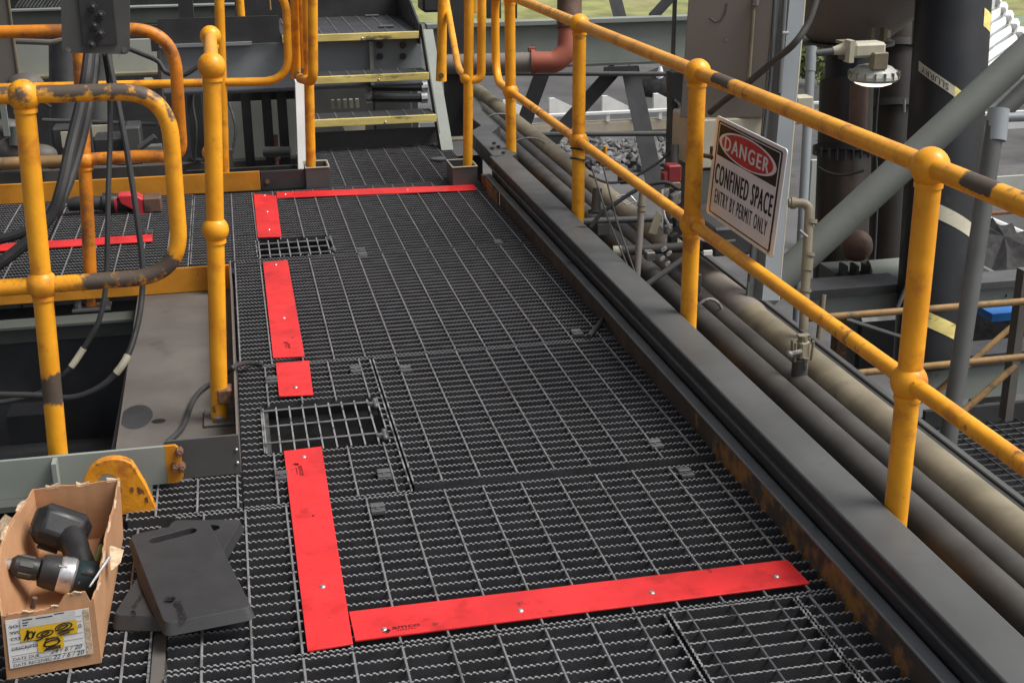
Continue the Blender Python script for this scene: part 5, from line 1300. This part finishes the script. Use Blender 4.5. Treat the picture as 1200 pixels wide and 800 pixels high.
P = [at(px, py, z=-3.96) for px, py in ((1120, 55), (1300, 62), (1300, 20), (1130, 14))]; mb = MB(); mb.add(P, [(0, 1, 2, 3)]); solo(mb, 'pond_water', water, None, None, P[0], kind='structure')
def bush(label, c, rad, n=520, leaf=.32):
    o = thing('bush', label, 'bush', c, 'bushes on the grass bank'); mb = MB()
    for b_ in range(9):
        q = c+V((random.uniform(-1, 1)*rad, random.uniform(-.6, .6)*rad, random.uniform(.2, 1)*rad))
        for i in range(n//9):
            d = V((random.gauss(0, 1), random.gauss(0, 1), random.gauss(0, .8))); d = d.normalized()*random.uniform(.3, 1)*rad*.55
            a_ = V((random.gauss(0, 1), random.gauss(0, 1), random.gauss(0, 1))).normalized(); b2_ = a_.cross(d).normalized(); s = leaf*random.uniform(.5, 1.1); p = q+d
            mb.add([p-a_*s, p+b2_*s*.5, p+a_*s, p-b2_*s*.5], [(0, 1, 2, 3)])
    mb.build('leaves', leafm, o)
    t = MB(); t.tube([c, c+Z*rad*.5, c+V((.3, 0, rad))], [.12*rad/2, .08*rad/2, .03], 8); t.build('stem', rust, o)
for k, (px, py, D, rad) in enumerate(((738, 2, 62, 1.6), (764, -3, 65, 2.2), (792, 1, 62, 1.7), (960, 50, 36, 1.3), (964, 76, 33, 1.0), (1180, -4, 72, 2.6), (1212, 2, 70, 2.6))):
    bush(('pale green bush at the left end of the grass, over the girder', 'tall pale green bush in the middle over the girder', 'pale green bush close to the taupe enclosure', 'green bush seen through the gap beside the lamp arm', 'low green bush seen below the lamp arm', 'green bush at the top right corner beyond the pond', 'green bush at the right edge beyond the pond')[k], at(px, py, D=D)-Z*rad*.4, rad, leaf=.3 if D > 50 else .16)

# ================================================================ more plant fittings behind the right handrail
pbox('junction_box', 'small cream junction box on the grey lamp pole', 'box', 934, 114, 953, 131, 5.75, .08, cream, .004)
pbox('cladding_panel', 'pale cladding piece left of the dark vessel', 'panel', 950, 188, 960, 246, 10.5, .04, paleg)
pbox('cladding_panel', 'pale cladding piece between the dark vessel and the dark flanged pipe', 'panel', 1016, 196, 1032, 246, 10.5, .04, paleg)
pbox('cladding_panel', 'low pale cladding right of the slurry pipe', 'panel', 1120, 208, 1200, 226, 16, .04, paleg)
ptube('tap', 'tiny tap on the side of the dusty elbow pipe', 'tap', [(937, 270), (946, 278)], 1.8, 4.45, boltm, 8)
r = thing('bolt_set', 'bolts on the lower flange of the dark pipe beside the slurry pipe', 'bolts', at(1062, 124, D=8.3))
for px in (1060, 1071): ptube('bolt', None, None, [(px, 116), (px-.3, 132)], 1.5, 8.15, boltm, 6, parent=r)
ptube('drop_pipe', 'thin dusty pipe dropping beside the brown stand', 'pipe', [(965, 345), (958, 410)], 3.5, 6.3, beige, 10)
ptube('sloped_angle', 'thin grey angle sloping under the upper faded rail', 'bar', [(992, 374), (1060, 396)], 2.5, 6.5, greend, 6)
pbox('cream_block', 'small cream block on the lower walkway at the right edge', 'block', 1164, 480, 1182, 488, 7.2, .1, cream)
pbox('red_label', 'small orange red marker behind the grey stanchion', 'marker', 1128, 404, 1140, 410, 8.5, .05, redtool)
pbox('paper_sheet', 'white sheet lying behind the slurry pipe foot', 'sheet', 1110, 392, 1128, 400, 8.0, .1, white)
ptube('cable_run', 'black cable running down the blue grey column', 'cable', [(909, -20), (903, 90), (886, 240), (878, 330)], 2.2, 4.86, rubber, 8)
for k, (pts, rp, D, mt, lab) in enumerate((([(1030, 96), (1026, 160), (1028, 230), (1024, 318)], 1.6, 7.6, rubber, 'thin black cable hanging beside the dark vessel'),
    ([(958, 196), (972, 203), (990, 205), (1012, 200)], 1.8, 7.0, rubber, 'sagging black cable across the dark vessel'),
    ([(1082, 300), (1070, 320), (1060, 342), (1052, 360)], 2.4, 6.4, steel, 'short grey hose by the cradle beam'),
    ([(690, 205), (712, 214), (738, 210), (772, 190), (790, 172)], 1.6, 5.7, rubber, 'thin black cable sagging across the gap above the thick beige pipe'),
    ([(797, 262), (815, 278), (836, 284), (862, 282)], 2.0, 5.0, boltm, 'small grey tube to the duct below the danger sign'))):
    P = spline([at(px, py, D=D) for px, py in pts], 7); mb = MB(); mb.tube(P, rp*D/FPX, 8)
    solo(mb, 'cable' if mt is rubber else 'tube', mt, lab, 'cable' if mt is rubber else 'tube', P[0])
for k, (x0, y0, x1, y1, D, mt, lab) in enumerate(((700, 262, 716, 276, 5.7, steel, 'small grey clamp block behind the drain pipe'), (758, 296, 768, 306, 5.2, boltm, 'small bolted clamp on the pale ended cross pipe'),
    (806, 322, 822, 344, 4.7, steeld, 'dark bracket behind the post by the danger sign'), (868, 226, 884, 250, 5.4, steel, 'grey terminal block below the sign behind the rail'), (727, 206, 742, 216, 6.1, pipeg, 'dark coupling block on the far cross pipe'))):
    pbox('clamp_block', lab, 'clamp', x0, y0, x1, y1, D, .05, mt, .003)
# left rear small things
for k, (pts, rp, D, mt, lab) in enumerate((([(16, 112), (30, 122), (44, 118), (60, 126)], 2.2, 8.8, rubber, 'dark hose looping above the dusty pump'), ([(120, 188), (140, 192), (168, 190)], 2.0, 8.2, steel, 'low grey conduit behind the hanging cables'),
    ([(232, 92), (226, 120), (230, 150), (228, 190)], 1.6, 8.8, rubber, 'thin black cable down the dark column'), ([(268, 120), (276, 150), (272, 180)], 1.6, 8.8, boltm, 'thin grey tube left of the dark posts'))):
    P = spline([at(px, py, D=D) for px, py in pts], 7); mb = MB(); mb.tube(P, rp*D/FPX, 8); solo(mb, 'hose' if mt is rubber else 'conduit', mt, lab, 'hose' if mt is rubber else 'conduit', P[0])
pbox('gauge_box', 'small pale gauge box on the pale girder behind the hoop', 'box', 168, 92, 180, 104, 9.0, .05, cream, .01)
pbox('slotted_plate', 'thin slotted plate beside the dusty pump', 'plate', 2, 122, 9, 160, 8.4, .03, green)

# dim steelwork in the left pit
for k, (y_, z_, r_, mt) in enumerate(((4.95, -.52, .05, blackp), (4.72, -.62, .03, blackp))):
    mb = MB(); mb.tube([(-1.8, y_, z_), (-.45, y_, z_)], r_, 16)
    solo(mb, 'pit_pipe', mt, ('thicker dim pipe crossing the dark pit', 'thin dim pipe low in the dark pit')[k], 'pipe', (-1.1, y_, z_))
mb = MB(); mb.box((-.95, 4.98, -.84), (-.80, 5.12, -.36)); solo(mb, 'pit_stand', blackp, 'dim stand under the pipe in the dark pit', 'stand', (-.87, 5.05, -.84))
# small details on the drill
q = hb.lerp(he, .35)-Y*.030+Z*.016-X*.012
MB().obox(q, (he-hb, X, Y), (.030, .016, .014), .004).build('trigger', rubber, dr)
for t_, o_ in ((90, .012), (106, .018), (112, -.012)):
    p_ = ax0+A*t_*k_d-Y*.040+Z*o_; MB().tube([p_, p_-Y*.006], .0035, 8).build('screw', boltm, dr)
for i in range(4):
    p_ = ax0+A*(96+4*i)*k_d-Y*.030+Z*.034; MB().obox(p_, (A, Y, Z), (.005, .012, .006)).build('cooling_slot', pipeg, dr)
p_ = bc-va*.030-wa*.046-ua*.01; MB().obox(p_, (ua, va, wa), (.05, .004, .02), .001).build('battery_plate', pipeg, bat)
